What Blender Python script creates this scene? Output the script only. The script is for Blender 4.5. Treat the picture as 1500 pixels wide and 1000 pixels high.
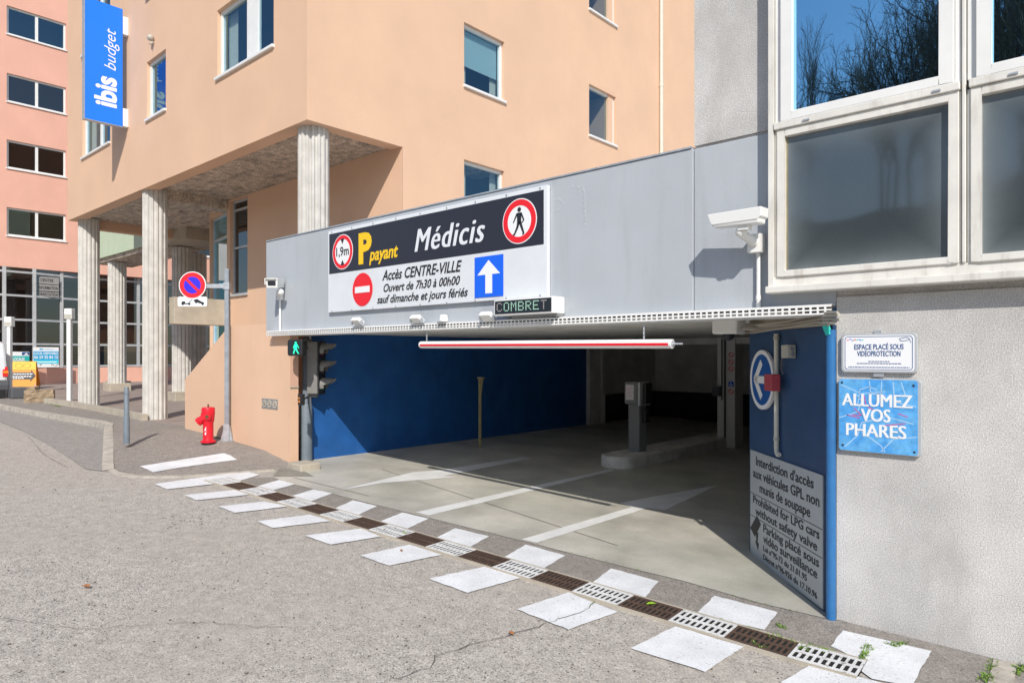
import bpy, bmesh, math, random
from mathutils import Vector, Matrix
random.seed(7)
S = bpy.context.scene
for o in list(bpy.data.objects): bpy.data.objects.remove(o)
R = math.radians
# ------------------------------------------------------------------ camera
CAMY = -5.6
YAW = 41.8
cam = bpy.data.cameras.new('camera'); camo = bpy.data.objects.new('camera', cam)
S.collection.objects.link(camo); S.camera = camo
camo.location = (0, CAMY, 0); camo.rotation_euler = (R(90), 0, R(YAW))
cam.sensor_width = 36; cam.lens = 24.0; cam.shift_y = 0.014; cam.clip_start = .05; cam.clip_end = 1000
# ------------------------------------------------------------------ light
SUN = Vector((1.0, -.95, 1.08)).normalized()          # towards the sun
W = bpy.data.worlds.new('World'); S.world = W; W.use_nodes = True
nt = W.node_tree; bg = nt.nodes['Background']
sky = nt.nodes.new('ShaderNodeTexSky'); sky.sky_type = 'NISHITA'; sky.sun_disc = False
sky.sun_elevation = math.asin(SUN.z); sky.sun_rotation = math.atan2(SUN.x, SUN.y)
sky.air_density = 1.0; sky.dust_density = .6; sky.ozone_density = 1.5
nt.links.new(sky.outputs[0], bg.inputs[0]); bg.inputs[1].default_value = .15
sl = bpy.data.lights.new('sun', 'SUN'); so = bpy.data.objects.new('sun', sl); S.collection.objects.link(so)
sl.energy = 4.4; sl.angle = R(.5); sl.color = (1, .945, .87)
so.rotation_euler = (-SUN).to_track_quat('-Z', 'Y').to_euler()
S.view_settings.view_transform = 'Standard'; S.view_settings.look = 'None'
S.view_settings.exposure = -.04; S.view_settings.gamma = 1
# ------------------------------------------------------------------ picture measurements -> world
cy_, sy_ = math.cos(R(YAW)), math.sin(R(YAW))
def ray(px, py):
    u = (px-750)/1000.; v = (521-py)/1000.
    return Vector((-sy_+cy_*u, cy_+sy_*u, v))
def oy(px, py, Y=0.):
    r = ray(px, py); return Vector((0, CAMY, 0))+r*((Y-CAMY)/r.y)
def ox(px, py, X):
    r = ray(px, py); return Vector((0, CAMY, 0))+r*(X/r.x)
def interp(k, x):
    if x <= k[0][0]: return k[0][1]
    for (a, b), (c, d) in zip(k, k[1:]):
        if x <= c: return b+(d-b)*(x-a)/(c-a)
    return k[-1][1]
KR = [(-80, -.9), (-34, -1.28), (-22, -1.50), (-16, -1.58), (-11, -1.68), (-9.4, -1.735), (-1.6, -2.035), (3, -2.06), (30, -2.3)]
KS = [(-80, -.75), (-34, -1.15), (-28, -1.27), (-22, -1.41), (-16, -1.45), (-13.5, -1.41), (-11.6, -1.485), (-9.4, -1.615), (-8.7, -1.74), (30, -2.3)]
gr = lambda x, y=0.: interp(KR, x)
XK = [(-2., -10.45), (-1.5, -10.), (-.8, -9.74), (-.29, -9.6), (.1, -9.3)]
YK = [(-13., -1.4), (-12.3, -1.62), (-11.5, -1.88), (-10.85, -2.02)]
def gs(x, y=0.):                                           # pavement: runs down to the carriageway at the dropped kerb
    hw = interp(KS, x); r = gr(x)+.012
    if x < -13: return hw
    hk = r+(hw-r)*max(0, min(1, (-11.3-x)/1.7)); yk = interp(YK, x)
    t = max(0, min(1, (y-yk)/(-.1-yk))); t2 = max(0, min(1, (interp(XK, y)-x)/1.1))
    return hk+(hw-hk)*min(t, t2)
def og(px, py, h=gr):                                      # first point of the sight line that lies on the ground
    r = ray(px, py); f = lambda t: r.z*t-h(r.x*t, CAMY+r.y*t)
    t = 1.5
    while f(t) > 0 and t < 120: t += .04
    a, b = t-.04, t
    for _ in range(20):
        m = (a+b)/2
        if f(m) > 0: a = m
        else: b = m
    return Vector((0, CAMY, 0))+r*b
# ------------------------------------------------------------------ materials
def mat(name, col, rough=.6, var=0., vs=3., fine=0., fs=60., bump=0., bs=80., metal=0., ior=1.45, emit=0., col2=None, stain=0., ss=(1.5, 1.5, .35), stcol=(.05, .045, .04), spec=None, bd=.01):
    m = bpy.data.materials.new(name); m.use_nodes = True
    n = m.node_tree.nodes; l = m.node_tree.links; p = n['Principled BSDF']
    p.inputs['Base Color'].default_value = (*col, 1); p.inputs['Roughness'].default_value = rough
    p.inputs['Metallic'].default_value = metal; p.inputs['IOR'].default_value = ior
    if spec is not None: p.inputs['Specular IOR Level'].default_value = spec
    g = n.new('ShaderNodeNewGeometry')
    def noise(sc, det=4, vec=None, rg=.55):
        t = n.new('ShaderNodeTexNoise'); t.inputs['Scale'].default_value = sc; t.inputs['Detail'].default_value = det
        t.inputs['Roughness'].default_value = rg
        l.new(vec or g.outputs['Position'], t.inputs['Vector']); return t.outputs['Fac']
    def mapr(s, a, b, c, d):
        t = n.new('ShaderNodeMapRange'); l.new(s, t.inputs[0])
        for i, v in enumerate((a, b, c, d)): t.inputs[i+1].default_value = v
        return t.outputs[0]
    def mix(f, a, b, kind='MIX'):
        t = n.new('ShaderNodeMix'); t.data_type = 'RGBA'; t.blend_type = kind
        for s, i in ((f, 0), (a, 6), (b, 7)):
            if isinstance(s, (int, float)): t.inputs[i].default_value = s
            elif isinstance(s, tuple): t.inputs[i].default_value = (*s, 1)
            else: l.new(s, t.inputs[i])
        return t.outputs[2]
    cur = tuple(col)
    if col2: cur = mix(mapr(noise(vs*.6, 5), .42, .6, 0, 1), cur, tuple(col2))
    def vmul(c, f):
        t = n.new('ShaderNodeVectorMath'); t.operation = 'SCALE'
        if isinstance(c, tuple): t.inputs[0].default_value = c
        else: l.new(c, t.inputs[0])
        l.new(f, t.inputs['Scale']); return t.outputs[0]
    if var: cur = vmul(cur, mapr(noise(vs, 6), .3, .7, 1-var, 1+var))
    if fine: cur = vmul(cur, mapr(noise(fs, 3, rg=.8), .3, .7, 1-fine, 1+fine))
    if stain:
        mp = n.new('ShaderNodeMapping'); l.new(g.outputs['Position'], mp.inputs[0]); mp.inputs['Scale'].default_value = ss
        cur = mix(mapr(noise(1.6, 7, mp.outputs[0], .65), .52, .75, 0, stain), cur, tuple(stcol))
    if not isinstance(cur, tuple): l.new(cur, p.inputs['Base Color'])
    if bump:
        b = n.new('ShaderNodeBump'); b.inputs['Strength'].default_value = bump; b.inputs['Distance'].default_value = bd
        l.new(noise(bs, 4, rg=.7), b.inputs['Height']); l.new(b.outputs[0], p.inputs['Normal'])
    if emit:
        p.inputs['Emission Color'].default_value = (*col, 1); p.inputs['Emission Strength'].default_value = emit
    return m
def asphalt(name, c1, c2, stone=95., dark=(.05, .047, .045), patch=(.26, .22, .18), pf=.5):
    """bitumen with visible chippings: voronoi stones of mixed tone, dark gaps, broad worn patches"""
    m = bpy.data.materials.new(name); m.use_nodes = True; n = m.node_tree.nodes; l = m.node_tree.links; p = n['Principled BSDF']
    p.inputs['Roughness'].default_value = .85
    g = n.new('ShaderNodeNewGeometry')
    def N(t, **k):
        x = n.new(t)
        for a, b in k.items(): x.inputs[a.replace('_', ' ')].default_value = b
        return x
    v = N('ShaderNodeTexVoronoi', Scale=stone); l.new(g.outputs['Position'], v.inputs['Vector'])
    sep = n.new('ShaderNodeSeparateColor'); l.new(v.outputs['Color'], sep.inputs[0])
    r = n.new('ShaderNodeValToRGB'); l.new(sep.outputs[0], r.inputs[0])
    e = r.color_ramp.elements; e[0].position = 0; e[0].color = (*dark, 1); e[1].position = 1; e[1].color = (*[min(1, c*1.6) for c in c1], 1)
    a = e.new(.10); a.color = (*c2, 1); a = e.new(.5); a.color = (*c1, 1); a = e.new(.9); a.color = (*[c*1.18 for c in c1], 1)
    big = N('ShaderNodeTexNoise', Scale=.55, Detail=6.); l.new(g.outputs['Position'], big.inputs['Vector'])
    mr = N('ShaderNodeMapRange'); l.new(big.outputs['Fac'], mr.inputs[0]); mr.inputs[1].default_value = .4; mr.inputs[2].default_value = .66; mr.inputs[3].default_value = 0; mr.inputs[4].default_value = pf
    mx = n.new('ShaderNodeMix'); mx.data_type = 'RGBA'; l.new(mr.outputs[0], mx.inputs[0]); l.new(r.outputs[0], mx.inputs[6]); mx.inputs[7].default_value = (*patch, 1)
    n2 = N('ShaderNodeTexNoise', Scale=9., Detail=8., Roughness=.75); l.new(g.outputs['Position'], n2.inputs['Vector'])
    m2 = N('ShaderNodeMapRange'); l.new(n2.outputs['Fac'], m2.inputs[0]); m2.inputs[1].default_value = .3; m2.inputs[2].default_value = .7; m2.inputs[3].default_value = .78; m2.inputs[4].default_value = 1.2
    sc = n.new('ShaderNodeVectorMath'); sc.operation = 'SCALE'; l.new(mx.outputs[2], sc.inputs[0]); l.new(m2.outputs[0], sc.inputs['Scale'])
    l.new(sc.outputs[0], p.inputs['Base Color'])
    b = N('ShaderNodeBump', Strength=.5, Distance=.006); l.new(v.outputs['Distance'], b.inputs['Height']); b.invert = True
    l.new(b.outputs[0], p.inputs['Normal'])
    return m
def glass(name, tint=(.6, .65, .68), refl=.25, rough=.01, gc=(.9, .95, 1)):
    m = bpy.data.materials.new(name); m.use_nodes = True; n = m.node_tree.nodes; l = m.node_tree.links
    n.remove(n['Principled BSDF']); out = n['Material Output']
    t = n.new('ShaderNodeBsdfTransparent'); t.inputs[0].default_value = (*tint, 1)
    g = n.new('ShaderNodeBsdfGlossy'); g.inputs['Roughness'].default_value = rough; g.inputs[0].default_value = (*gc, 1)
    f = n.new('ShaderNodeFresnel'); f.inputs[0].default_value = 1.5
    a = n.new('ShaderNodeMath'); a.operation = 'ADD'; a.use_clamp = True; l.new(f.outputs[0], a.inputs[0]); a.inputs[1].default_value = refl
    gb_ = n.new('ShaderNodeNewGeometry'); iv = n.new('ShaderNodeMath'); iv.operation = 'SUBTRACT'; iv.inputs[0].default_value = 1; l.new(gb_.outputs['Backfacing'], iv.inputs[1])
    ml = n.new('ShaderNodeMath'); ml.operation = 'MULTIPLY'; l.new(a.outputs[0], ml.inputs[0]); l.new(iv.outputs[0], ml.inputs[1]); a = ml
    mx = n.new('ShaderNodeMixShader'); l.new(a.outputs[0], mx.inputs[0]); l.new(t.outputs[0], mx.inputs[1]); l.new(g.outputs[0], mx.inputs[2])
    l.new(mx.outputs[0], out.inputs[0]); return m
def painted(name, col, under, wear=.5, scale=14., rough=.6):
    """road paint, chipped where a noise falls, the chippings show through"""
    m = mat(name, col, rough, var=.10, vs=3.5, fine=.14, fs=120, bump=.6, bs=130, bd=.008); n = m.node_tree.nodes; l = m.node_tree.links; p = n['Principled BSDF']
    src = p.inputs['Base Color'].links[0].from_socket
    g = n.new('ShaderNodeNewGeometry'); t = n.new('ShaderNodeTexNoise'); t.inputs['Scale'].default_value = scale*3; t.inputs['Detail'].default_value = 9; t.inputs['Roughness'].default_value = .75
    l.new(g.outputs['Position'], t.inputs['Vector'])
    mr = n.new('ShaderNodeMapRange'); l.new(t.outputs['Fac'], mr.inputs[0]); mr.inputs[1].default_value = wear; mr.inputs[2].default_value = wear+.09
    mx = n.new('ShaderNodeMix'); mx.data_type = 'RGBA'; l.new(mr.outputs[0], mx.inputs[0]); l.new(src, mx.inputs[6]); mx.inputs[7].default_value = (*under, 1)
    l.new(mx.outputs[2], p.inputs['Base Color']); return m

M = dict(
 road=asphalt('road_asphalt', (.445, .41, .365), (.31, .285, .25), 110, dark=(.085, .08, .072), patch=(.42, .375, .325)),
 dark_asphalt=asphalt('pavement_asphalt', (.30, .27, .24), (.19, .17, .15), 130, patch=(.26, .235, .205)),
 patch_asphalt=asphalt('patch_asphalt', (.33, .31, .285), (.23, .215, .20), 120, patch=(.30, .275, .25)),
 plaza=mat('plaza_paving', (.30, .25, .22), .8, var=.18, vs=2, fine=.12, fs=40),
 kerb=mat('kerb_stone', (.46, .42, .36), .8, var=.2, vs=6, fine=.15, fs=70, stain=.5, ss=(3, 3, 3), bump=.2),
 apron=mat('apron_concrete', (.50, .475, .415), .5, var=.2, vs=1.3, col2=(.42, .41, .35), fine=.07, fs=25, stain=.3, ss=(1, 1, 1), stcol=(.22, .18, .13)),
 peach=mat('peach_render', (.715, .475, .325), .9, var=.045, vs=.9, fine=.05, fs=150, bump=.25, bs=160, stain=.10, ss=(3.5, 3.5, .25), stcol=(.62, .42, .30)),
 pink=mat('pink_render', (.76, .425, .325), .9, var=.05, vs=1, fine=.04, fs=60, stain=.15, ss=(2, 2, .3), stcol=(.62, .36, .27)),
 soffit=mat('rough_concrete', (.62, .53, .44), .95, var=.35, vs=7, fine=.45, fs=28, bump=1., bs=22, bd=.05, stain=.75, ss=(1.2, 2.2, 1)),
 conc=mat('column_concrete', (.56, .54, .50), .85, var=.14, vs=4, fine=.07, fs=60, stain=.4, ss=(7, 7, .22), stcol=(.30, .28, .25), bump=.2),
 conc2=mat('plain_concrete', (.46, .41, .33), .85, var=.14, vs=3, fine=.1, fs=60, stain=.35, ss=(2, 2, 2), stcol=(.2, .18, .15), bump=.3),
 beam=mat('grey_paint', (.425, .455, .49), .75, var=.045, vs=1.5, fine=.035, fs=90, stain=.42, ss=(2.6, 2.6, .35), stcol=(.31, .32, .335), bump=.15, bs=60),
 ceil=mat('ceiling_paint', (.74, .73, .70), .8, var=.15, vs=2, stain=.3, ss=(1, 1, 1)),
 rough=mat('rough_render', (.60, .585, .565), .95, var=.2, vs=1.1, fine=.5, fs=120, bump=.8, bs=150, bd=.009, stain=.5, ss=(1.3, 1.3, .6), stcol=(.33, .31, .285)),
 blue=mat('blue_paint', (.016, .10, .325), .5, var=.15, vs=2.2, fine=.05, fs=30, stain=.35, ss=(3, 3, 1.2), stcol=(.05, .15, .38), bump=.1, bs=30),
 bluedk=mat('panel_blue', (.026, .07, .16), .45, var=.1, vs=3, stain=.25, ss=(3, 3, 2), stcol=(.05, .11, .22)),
 bluepost=mat('post_blue', (.03, .155, .38), .35, var=.1, vs=8, stain=.4, ss=(6, 6, 3), stcol=(.03, .08, .2)),
 wgrey=mat('garage_light_wall', (.72, .71, .69), .85, var=.15, vs=2),
 wdark=mat('garage_dark_wall', (.03, .03, .033), .7, var=.2, vs=2),
 white=mat('white_frame', (.78, .78, .76), .45, var=.04, vs=5),
 oldwhite=mat('weathered_frame', (.72, .70, .65), .5, var=.08, vs=5, stain=.55, ss=(7, 7, 1.2), stcol=(.36, .31, .24)),
 alu=mat('galvanised', (.50, .53, .56), .45, metal=.5, var=.15, vs=12, fine=.1, fs=80),
 steel=mat('stainless', (.56, .57, .58), .5, metal=.35, var=.1, vs=6),
 polegrey=mat('pole_paint', (.165, .20, .235), .45, var=.12, vs=9),
 sigblack=mat('signal_black', (.022, .022, .024), .5),
 siggrey=mat('signal_grey', (.21, .205, .195), .6, var=.1, vs=10),
 green=mat('green_cladding', (.50, .60, .45), .7, var=.05, vs=2, stain=.2, ss=(3, 3, .5), stcol=(.36, .44, .33)),
 glass=glass('window_glass', (.80, .86, .88), .13, gc=(.45, .78, 1.0)), glassdk=glass('dark_glass', (.30, .33, .35), .07),
 glassbig=glass('mirror_glass', (.25, .3, .34), .8, gc=(.42, .78, 1.0)), 
 frost=mat('dusty_glass', (.105, .125, .135), .30, var=.25, vs=2.4, ior=1.6, stain=.35, ss=(1.5, 1.5, 1.5), stcol=(.12, .135, .14)),
 room=mat('dark_room', (.045, .042, .04), .9), curtain=mat('curtain_cloth', (.62, .60, .52), .9, var=.08, vs=20), blind=mat('roller_blind', (.50, .66, .66), .8),
 signdark=mat('sign_dark', (.026, .028, .042), .4), signwhite=mat('sign_white', (.73, .76, .79), .5, var=.03, vs=4),
 yellow=mat('sign_yellow', (.90, .56, .015), .5), lgrey=mat('letter_grey', (.74, .76, .80), .5), ink=mat('letter_black', (.018, .02, .028), .5),
 red=mat('sign_red', (.80, .018, .03), .45), sblue=mat('sign_blue', (.010, .13, .82), .45), pblue=mat('prohibition_blue', (.035, .025, .72), .45),
 swhite=mat('sign_plain_white', (.82, .83, .84), .5), ibis=mat('bright_blue_panel', (.012, .20, .90), .4),
 hydrant=mat('hydrant_red', (.70, .012, .028), .42, var=.12, vs=9, fine=.05, fs=70), black=mat('black_rubber', (.02, .02, .021), .7), rust=mat('rust', (.16, .065, .03), .85, var=.3, vs=15),
 grate=mat('rusty_grate', (.085, .052, .036), .85, var=.3, vs=20, fine=.25, fs=150), gratew=painted('white_grate', (.74, .74, .73), (.12, .08, .055), .56, 9),
 pit=mat('drain_pit', (.012, .012, .012), .9), stripe=painted('stripe_paint', (.78, .79, .80), (.36, .335, .30), .57),
 line=painted('lane_paint', (.72, .72, .70), (.36, .34, .30), .62),
 wpaint=mat('white_paint', (.82, .82, .80), .45, var=.03, vs=8), cctv=mat('camera_shell', (.80, .80, .77), .4), cream=mat('cream_plastic', (.62, .60, .51), .5, var=.05, vs=10),
 yel2=mat('ochre_pipe', (.36, .30, .16), .6, var=.2, vs=9), ledbox=mat('display_black', (.02, .027, .035), .35), led=mat('led_dot', (.45, .75, .58), .5, emit=.16), leddim=mat('led_dim', (.42, .36, .36), .5, emit=.12),
 gman=mat('green_lamp', (.02, .9, .42), .4, emit=1.1), redlamp=mat('red_lamp', (.75, .03, .03), .25, spec=.7), amber=mat('amber_lamp', (.95, .32, .03), .3),
 stone=mat('block_stone', (.36, .27, .18), .95, var=.35, vs=7, fine=.3, fs=45, bump=.8, bs=28, bd=.04), orange=mat('orange_board', (.88, .32, .03), .55),
 yelo=mat('yellow_board', (.90, .52, .05), .55), teal=mat('teal_poster', (.02, .42, .40), .5), cyan=mat('cyan_poster', (.03, .38, .68), .5), sky2=mat('turquoise_poster', (.03, .62, .80), .5), navy=mat('navy_ink', (.02, .08, .25), .5),
 car=mat('white_car_paint', (.70, .72, .74), .25, spec=.6), grplastic=mat('grey_plastic', (.10, .105, .115), .6), tape=mat('teal_tape', (.02, .55, .46), .5),
 platel=mat('metal_plate', (.50, .53, .55), .45, metal=.25, var=.05, vs=3), cable=mat('cable_sheath', (.42, .39, .33), .6), weed=mat('weed_leaf', (.14, .24, .035), .7, var=.4, vs=30),
 leaf=mat('bright_leaf', (.32, .55, .03), .6), deadleaf=mat('dry_leaf', (.42, .17, .06), .8), bark=mat('bark', (.13, .105, .085), .95, var=.3, vs=8), hillm=mat('hillside', (.06, .055, .03), .95, var=.5, vs=.3, fine=.4, fs=3),
 shrub=mat('shrub_leaf', (.09, .13, .03), .8, var=.4, vs=4), redbox=mat('alarm_red', (.42, .06, .075), .5), gbox=mat('grey_box', (.47, .45, .39), .5), machine=mat('machine_grey', (.24, .245, .25), .5), crack=mat('crack_dirt', (.13, .115, .095), .95),
)
# blue map sign: sky blue with paler and deeper brush marks
def dusty():
    """dark float glass with a film of dust that thickens along the frame"""
    m = bpy.data.materials.new('dusty_glass'); m.use_nodes = True; n = m.node_tree.nodes; l = m.node_tree.links; p = n['Principled BSDF']
    c = n.new('ShaderNodeTexCoord'); s = n.new('ShaderNodeSeparateXYZ'); l.new(c.outputs['Generated'], s.inputs[0])
    def op(k, a, b=None):
        t = n.new('ShaderNodeMath'); t.operation = k
        for i, v in enumerate((a, b)):
            if v is None: continue
            if isinstance(v, (int, float)): t.inputs[i].default_value = v
            else: l.new(v, t.inputs[i])
        return t.outputs[0]
    ex = op('ABSOLUTE', op('SUBTRACT', s.outputs[0], .5)); ez = op('ABSOLUTE', op('SUBTRACT', s.outputs[2], .5))
    e = op('MULTIPLY', op('MAXIMUM', ex, ez), 2.); e = op('POWER', e, 5.)
    g = n.new('ShaderNodeNewGeometry'); t = n.new('ShaderNodeTexNoise'); t.inputs['Scale'].default_value = 3.; t.inputs['Detail'].default_value = 8; l.new(g.outputs['Position'], t.inputs['Vector'])
    t2 = n.new('ShaderNodeTexNoise'); t2.inputs['Scale'].default_value = 55; t2.inputs['Detail'].default_value = 4; l.new(g.outputs['Position'], t2.inputs['Vector'])
    f = op('ADD', op('MULTIPLY', op('ADD', op('MULTIPLY', e, .50), .03), op('ADD', t.outputs['Fac'], .3)), op('MULTIPLY', t2.outputs['Fac'], .04))
    mx = n.new('ShaderNodeMix'); mx.data_type = 'RGBA'; l.new(f, mx.inputs[0]); mx.inputs[6].default_value = (.03, .042, .05, 1); mx.inputs[7].default_value = (.36, .40, .41, 1)
    l.new(mx.outputs[2], p.inputs['Base Color']); p.inputs['IOR'].default_value = 1.9
    l.new(op('ADD', .025, op('MULTIPLY', f, .35)), p.inputs['Roughness']); return m
M['frost'] = dusty()
def mapblue():
    m = mat('map_blue', (.075, .33, .72), .4, var=.16, vs=22, col2=(.13, .42, .76)); return m
M['mapblue'] = mapblue()
# ------------------------------------------------------------------ building kit
C = S.collection
def rootmat(o):
    while o.parent: o = o.parent
    return Matrix.Translation(o.location) @ Matrix.Rotation(o.rotation_euler.z, 4, 'Z')
def thing(name, label, cat, loc=(0, 0, 0), rot=0., group=None):
    o = bpy.data.objects.new(name, None); C.objects.link(o); o.empty_display_size = .2
    o.location = loc; o.rotation_euler = (0, 0, rot); o['label'] = label; o['category'] = cat
    if group: o['group'] = group
    return o
def obj(name, bm, m, parent=None, world=True, smooth=False, bevel=0., label=None, kind=None):
    if parent and world: bm.transform(rootmat(parent).inverted())
    bmesh.ops.remove_doubles(bm, verts=bm.verts, dist=1e-5)
    bmesh.ops.recalc_face_normals(bm, faces=bm.faces)
    me = bpy.data.meshes.new(name); bm.to_mesh(me); bm.free()
    me.materials.append(M[m] if isinstance(m, str) else m)
    if smooth:
        for p in me.polygons: p.use_smooth = True
        try: me.set_sharp_from_angle(angle=R(40))
        except Exception: pass
    o = bpy.data.objects.new(name, me); C.objects.link(o)
    if parent: o.parent = parent
    if bevel:
        b = o.modifiers.new('bevel', 'BEVEL'); b.width = bevel; b.segments = 2; b.limit_method = 'ANGLE'; b.angle_limit = R(35)
    if label: o['label'] = label
    if kind: o['kind'] = kind
    return o
def tag(o, label, cat, group=None):
    o['label'] = label; o['category'] = cat
    if group: o['group'] = group
    return o
def single(name, bm, m, label, cat, group=None, **k):      # a thing that is one mesh, its origin moved to its base
    xs = [v.co.copy() for v in bm.verts]; c = sum(xs, Vector())/len(xs); c.z = min(v.z for v in xs)
    bm.transform(Matrix.Translation(-c)); o = obj(name, bm, m, None, **k); o.location = c
    return tag(o, label, cat, group)
def nb(): return bmesh.new()
def box(bm, x0, x1, y0, y1, z0, z1, mx=None):
    v = [bm.verts.new((x, y, z)) for x in (x0, x1) for y in (y0, y1) for z in (z0, z1)]
    for f in ((0, 1, 3, 2), (4, 6, 7, 5), (0, 4, 5, 1), (2, 3, 7, 6), (0, 2, 6, 4), (1, 5, 7, 3)): bm.faces.new([v[i] for i in f])
    if mx is not None:
        for q in v: q.co = mx @ q.co
    return bm
def quad(bm, *p): bm.faces.new([bm.verts.new(q) for q in p]); return bm
def cyl(bm, p0, p1, r0, r1=None, n=16, caps=True):
    p0, p1 = Vector(p0), Vector(p1); r1 = r0 if r1 is None else r1
    d = (p1-p0).normalized(); a = d.orthogonal().normalized(); b = d.cross(a)
    A = [bm.verts.new(p0+(a*math.cos(t)+b*math.sin(t))*r0) for t in [2*math.pi*i/n for i in range(n)]]
    B = [bm.verts.new(p1+(a*math.cos(t)+b*math.sin(t))*r1) for t in [2*math.pi*i/n for i in range(n)]]
    for i in range(n): bm.faces.new((A[i], A[(i+1) % n], B[(i+1) % n], B[i]))
    if caps: bm.faces.new(A[::-1]); bm.faces.new(B)
    return bm
def tube(bm, pts, r, n=8):
    pts = [Vector(p) for p in pts]
    for a, b in zip(pts, pts[1:]): cyl(bm, a, b, r, r, n)
    return bm
def lathe(bm, prof, n=24, c=(0, 0, 0), flute=None):
    rings = []
    for r, z in prof:
        ring = []
        for i in range(n):
            t = 2*math.pi*i/n; rr = r*(1-(flute[1]*(1, .82, 0, 0, 0, .82)[i % 6] if flute else 0))
            ring.append(bm.verts.new((c[0]+rr*math.cos(t), c[1]+rr*math.sin(t), c[2]+z)))
        rings.append(ring)
    for A, B in zip(rings, rings[1:]):
        for i in range(n): bm.faces.new((A[i], A[(i+1) % n], B[(i+1) % n], B[i]))
    bm.faces.new(rings[0][::-1]); bm.faces.new(rings[-1]); return bm
def poly(bm, pts, y, th=.002):                             # outline in x,z; front at y, back at y+th
    A = [bm.verts.new((p[0], y, p[1])) for p in pts]; B = [bm.verts.new((p[0], y+th, p[1])) for p in pts]
    bm.faces.new(A); bm.faces.new(B[::-1])
    for i in range(len(pts)): bm.faces.new((A[i], B[i], B[(i+1) % len(pts)], A[(i+1) % len(pts)]))
    return bm
def circ(cx, cz, r, n=40, sx=1.): return [(cx+r*sx*math.cos(2*math.pi*i/n), cz+r*math.sin(2*math.pi*i/n)) for i in range(n)]
def rrect(x0, x1, z0, z1, r, n=5):
    P = []
    for cx, cz, a in ((x1-r, z1-r, 0), (x0+r, z1-r, 90), (x0+r, z0+r, 180), (x1-r, z0+r, 270)):
        for i in range(n+1):
            t = R(a+90*i/n); P.append((cx+r*math.cos(t), cz+r*math.sin(t)))
    return P
def ring(bm, cx, cz, r0, r1, y, th=.002, n=40):
    a = circ(cx, cz, r0, n); b = circ(cx, cz, r1, n)
    for i in range(n): poly(bm, [a[i], b[i], b[(i+1) % n], a[(i+1) % n]], y, th)
    return bm
def seg(bm, p, q, w0, w1, y, th=.002):
    p, q = Vector(p), Vector(q); d = (q-p).normalized(); n = Vector((-d.y, d.x))
    return poly(bm, [p-n*w0/2, q-n*w1/2, q+n*w1/2, p+n*w0/2], y, th)
CAPH = None
def rawtext(s, bold=0., shear=0., spacing=1.):
    cu = bpy.data.curves.new('t', 'FONT'); cu.body = s; cu.size = 1; cu.extrude = .004; cu.offset = bold; cu.shear = shear; cu.resolution_u = 3; cu.space_character = spacing
    o = bpy.data.objects.new('t', cu); C.objects.link(o)
    dg = bpy.context.evaluated_depsgraph_get(); me = bpy.data.meshes.new_from_object(o.evaluated_get(dg))
    bm = nb(); bm.from_mesh(me); bpy.data.objects.remove(o); bpy.data.curves.remove(cu); bpy.data.meshes.remove(me)
    return bm
def text(s, x0, x1, zb, cap, y, bold=0., shear=0., th=.003, z1=None, spacing=1.):
    """letters filling x0..x1 (baseline zb, rising to z1 at the right end if given), capital height cap, front at y"""
    global CAPH
    if CAPH is None:
        b = rawtext('H'); CAPH = max(v.co.y for v in b.verts); b.free()
    bm = rawtext(s, bold, shear, spacing); xs = [v.co.x for v in bm.verts]; a, b = min(xs), max(xs)
    for v in bm.verts:
        f = (v.co.x-a)/(b-a); k = zb if z1 is None else zb+(z1-zb)*f
        v.co = Vector((x0+f*(x1-x0), y if v.co.z > 0 else y+th, k+v.co.y*cap/CAPH))
    return bm
def text2(s, x0, x1, zb, cap, y, d, **k):
    a, b = text(s, x0, x1-d, zb, cap, y, **k), text(s, x0+d, x1, zb, cap, y-.0007, **k)
    return join(a, b)
def join(*bms):
    out = nb()
    for b in bms:
        me = bpy.data.meshes.new('j'); b.to_mesh(me); b.free(); out.from_mesh(me); bpy.data.meshes.remove(me)
    return out
def man(bm, cx, z0, h, y, flip=1, th=.002):                # walking figure
    f = lambda x, z: (cx+flip*x*h, z0+z*h)
    poly(bm, circ(*f(0, .91), .085*h, 18), y, th)
    poly(bm, [f(-.10, .80), f(.11, .80), f(.10, .44), f(-.09, .44)], y, th)
    seg(bm, f(-.03, .47), f(-.22, .02), .12*h, .07*h, y, th); seg(bm, f(.03, .47), f(.10, .25), .12*h, .09*h, y, th); seg(bm, f(.10, .26), f(.24, .02), .09*h, .065*h, y, th)
    seg(bm, f(-.22, .03), f(-.14, .0), .05*h, .04*h, y, th); seg(bm, f(.23, .03), f(.31, .03), .05*h, .04*h, y, th)
    seg(bm, f(-.09, .77), f(-.22, .50), .07*h, .05*h, y, th); seg(bm, f(-.22, .51), f(-.12, .42), .05*h, .04*h, y, th)
    seg(bm, f(.10, .77), f(.22, .58), .07*h, .05*h, y, th); seg(bm, f(.21, .58), f(.29, .46), .05*h, .04*h, y, th)
    return bm
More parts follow.
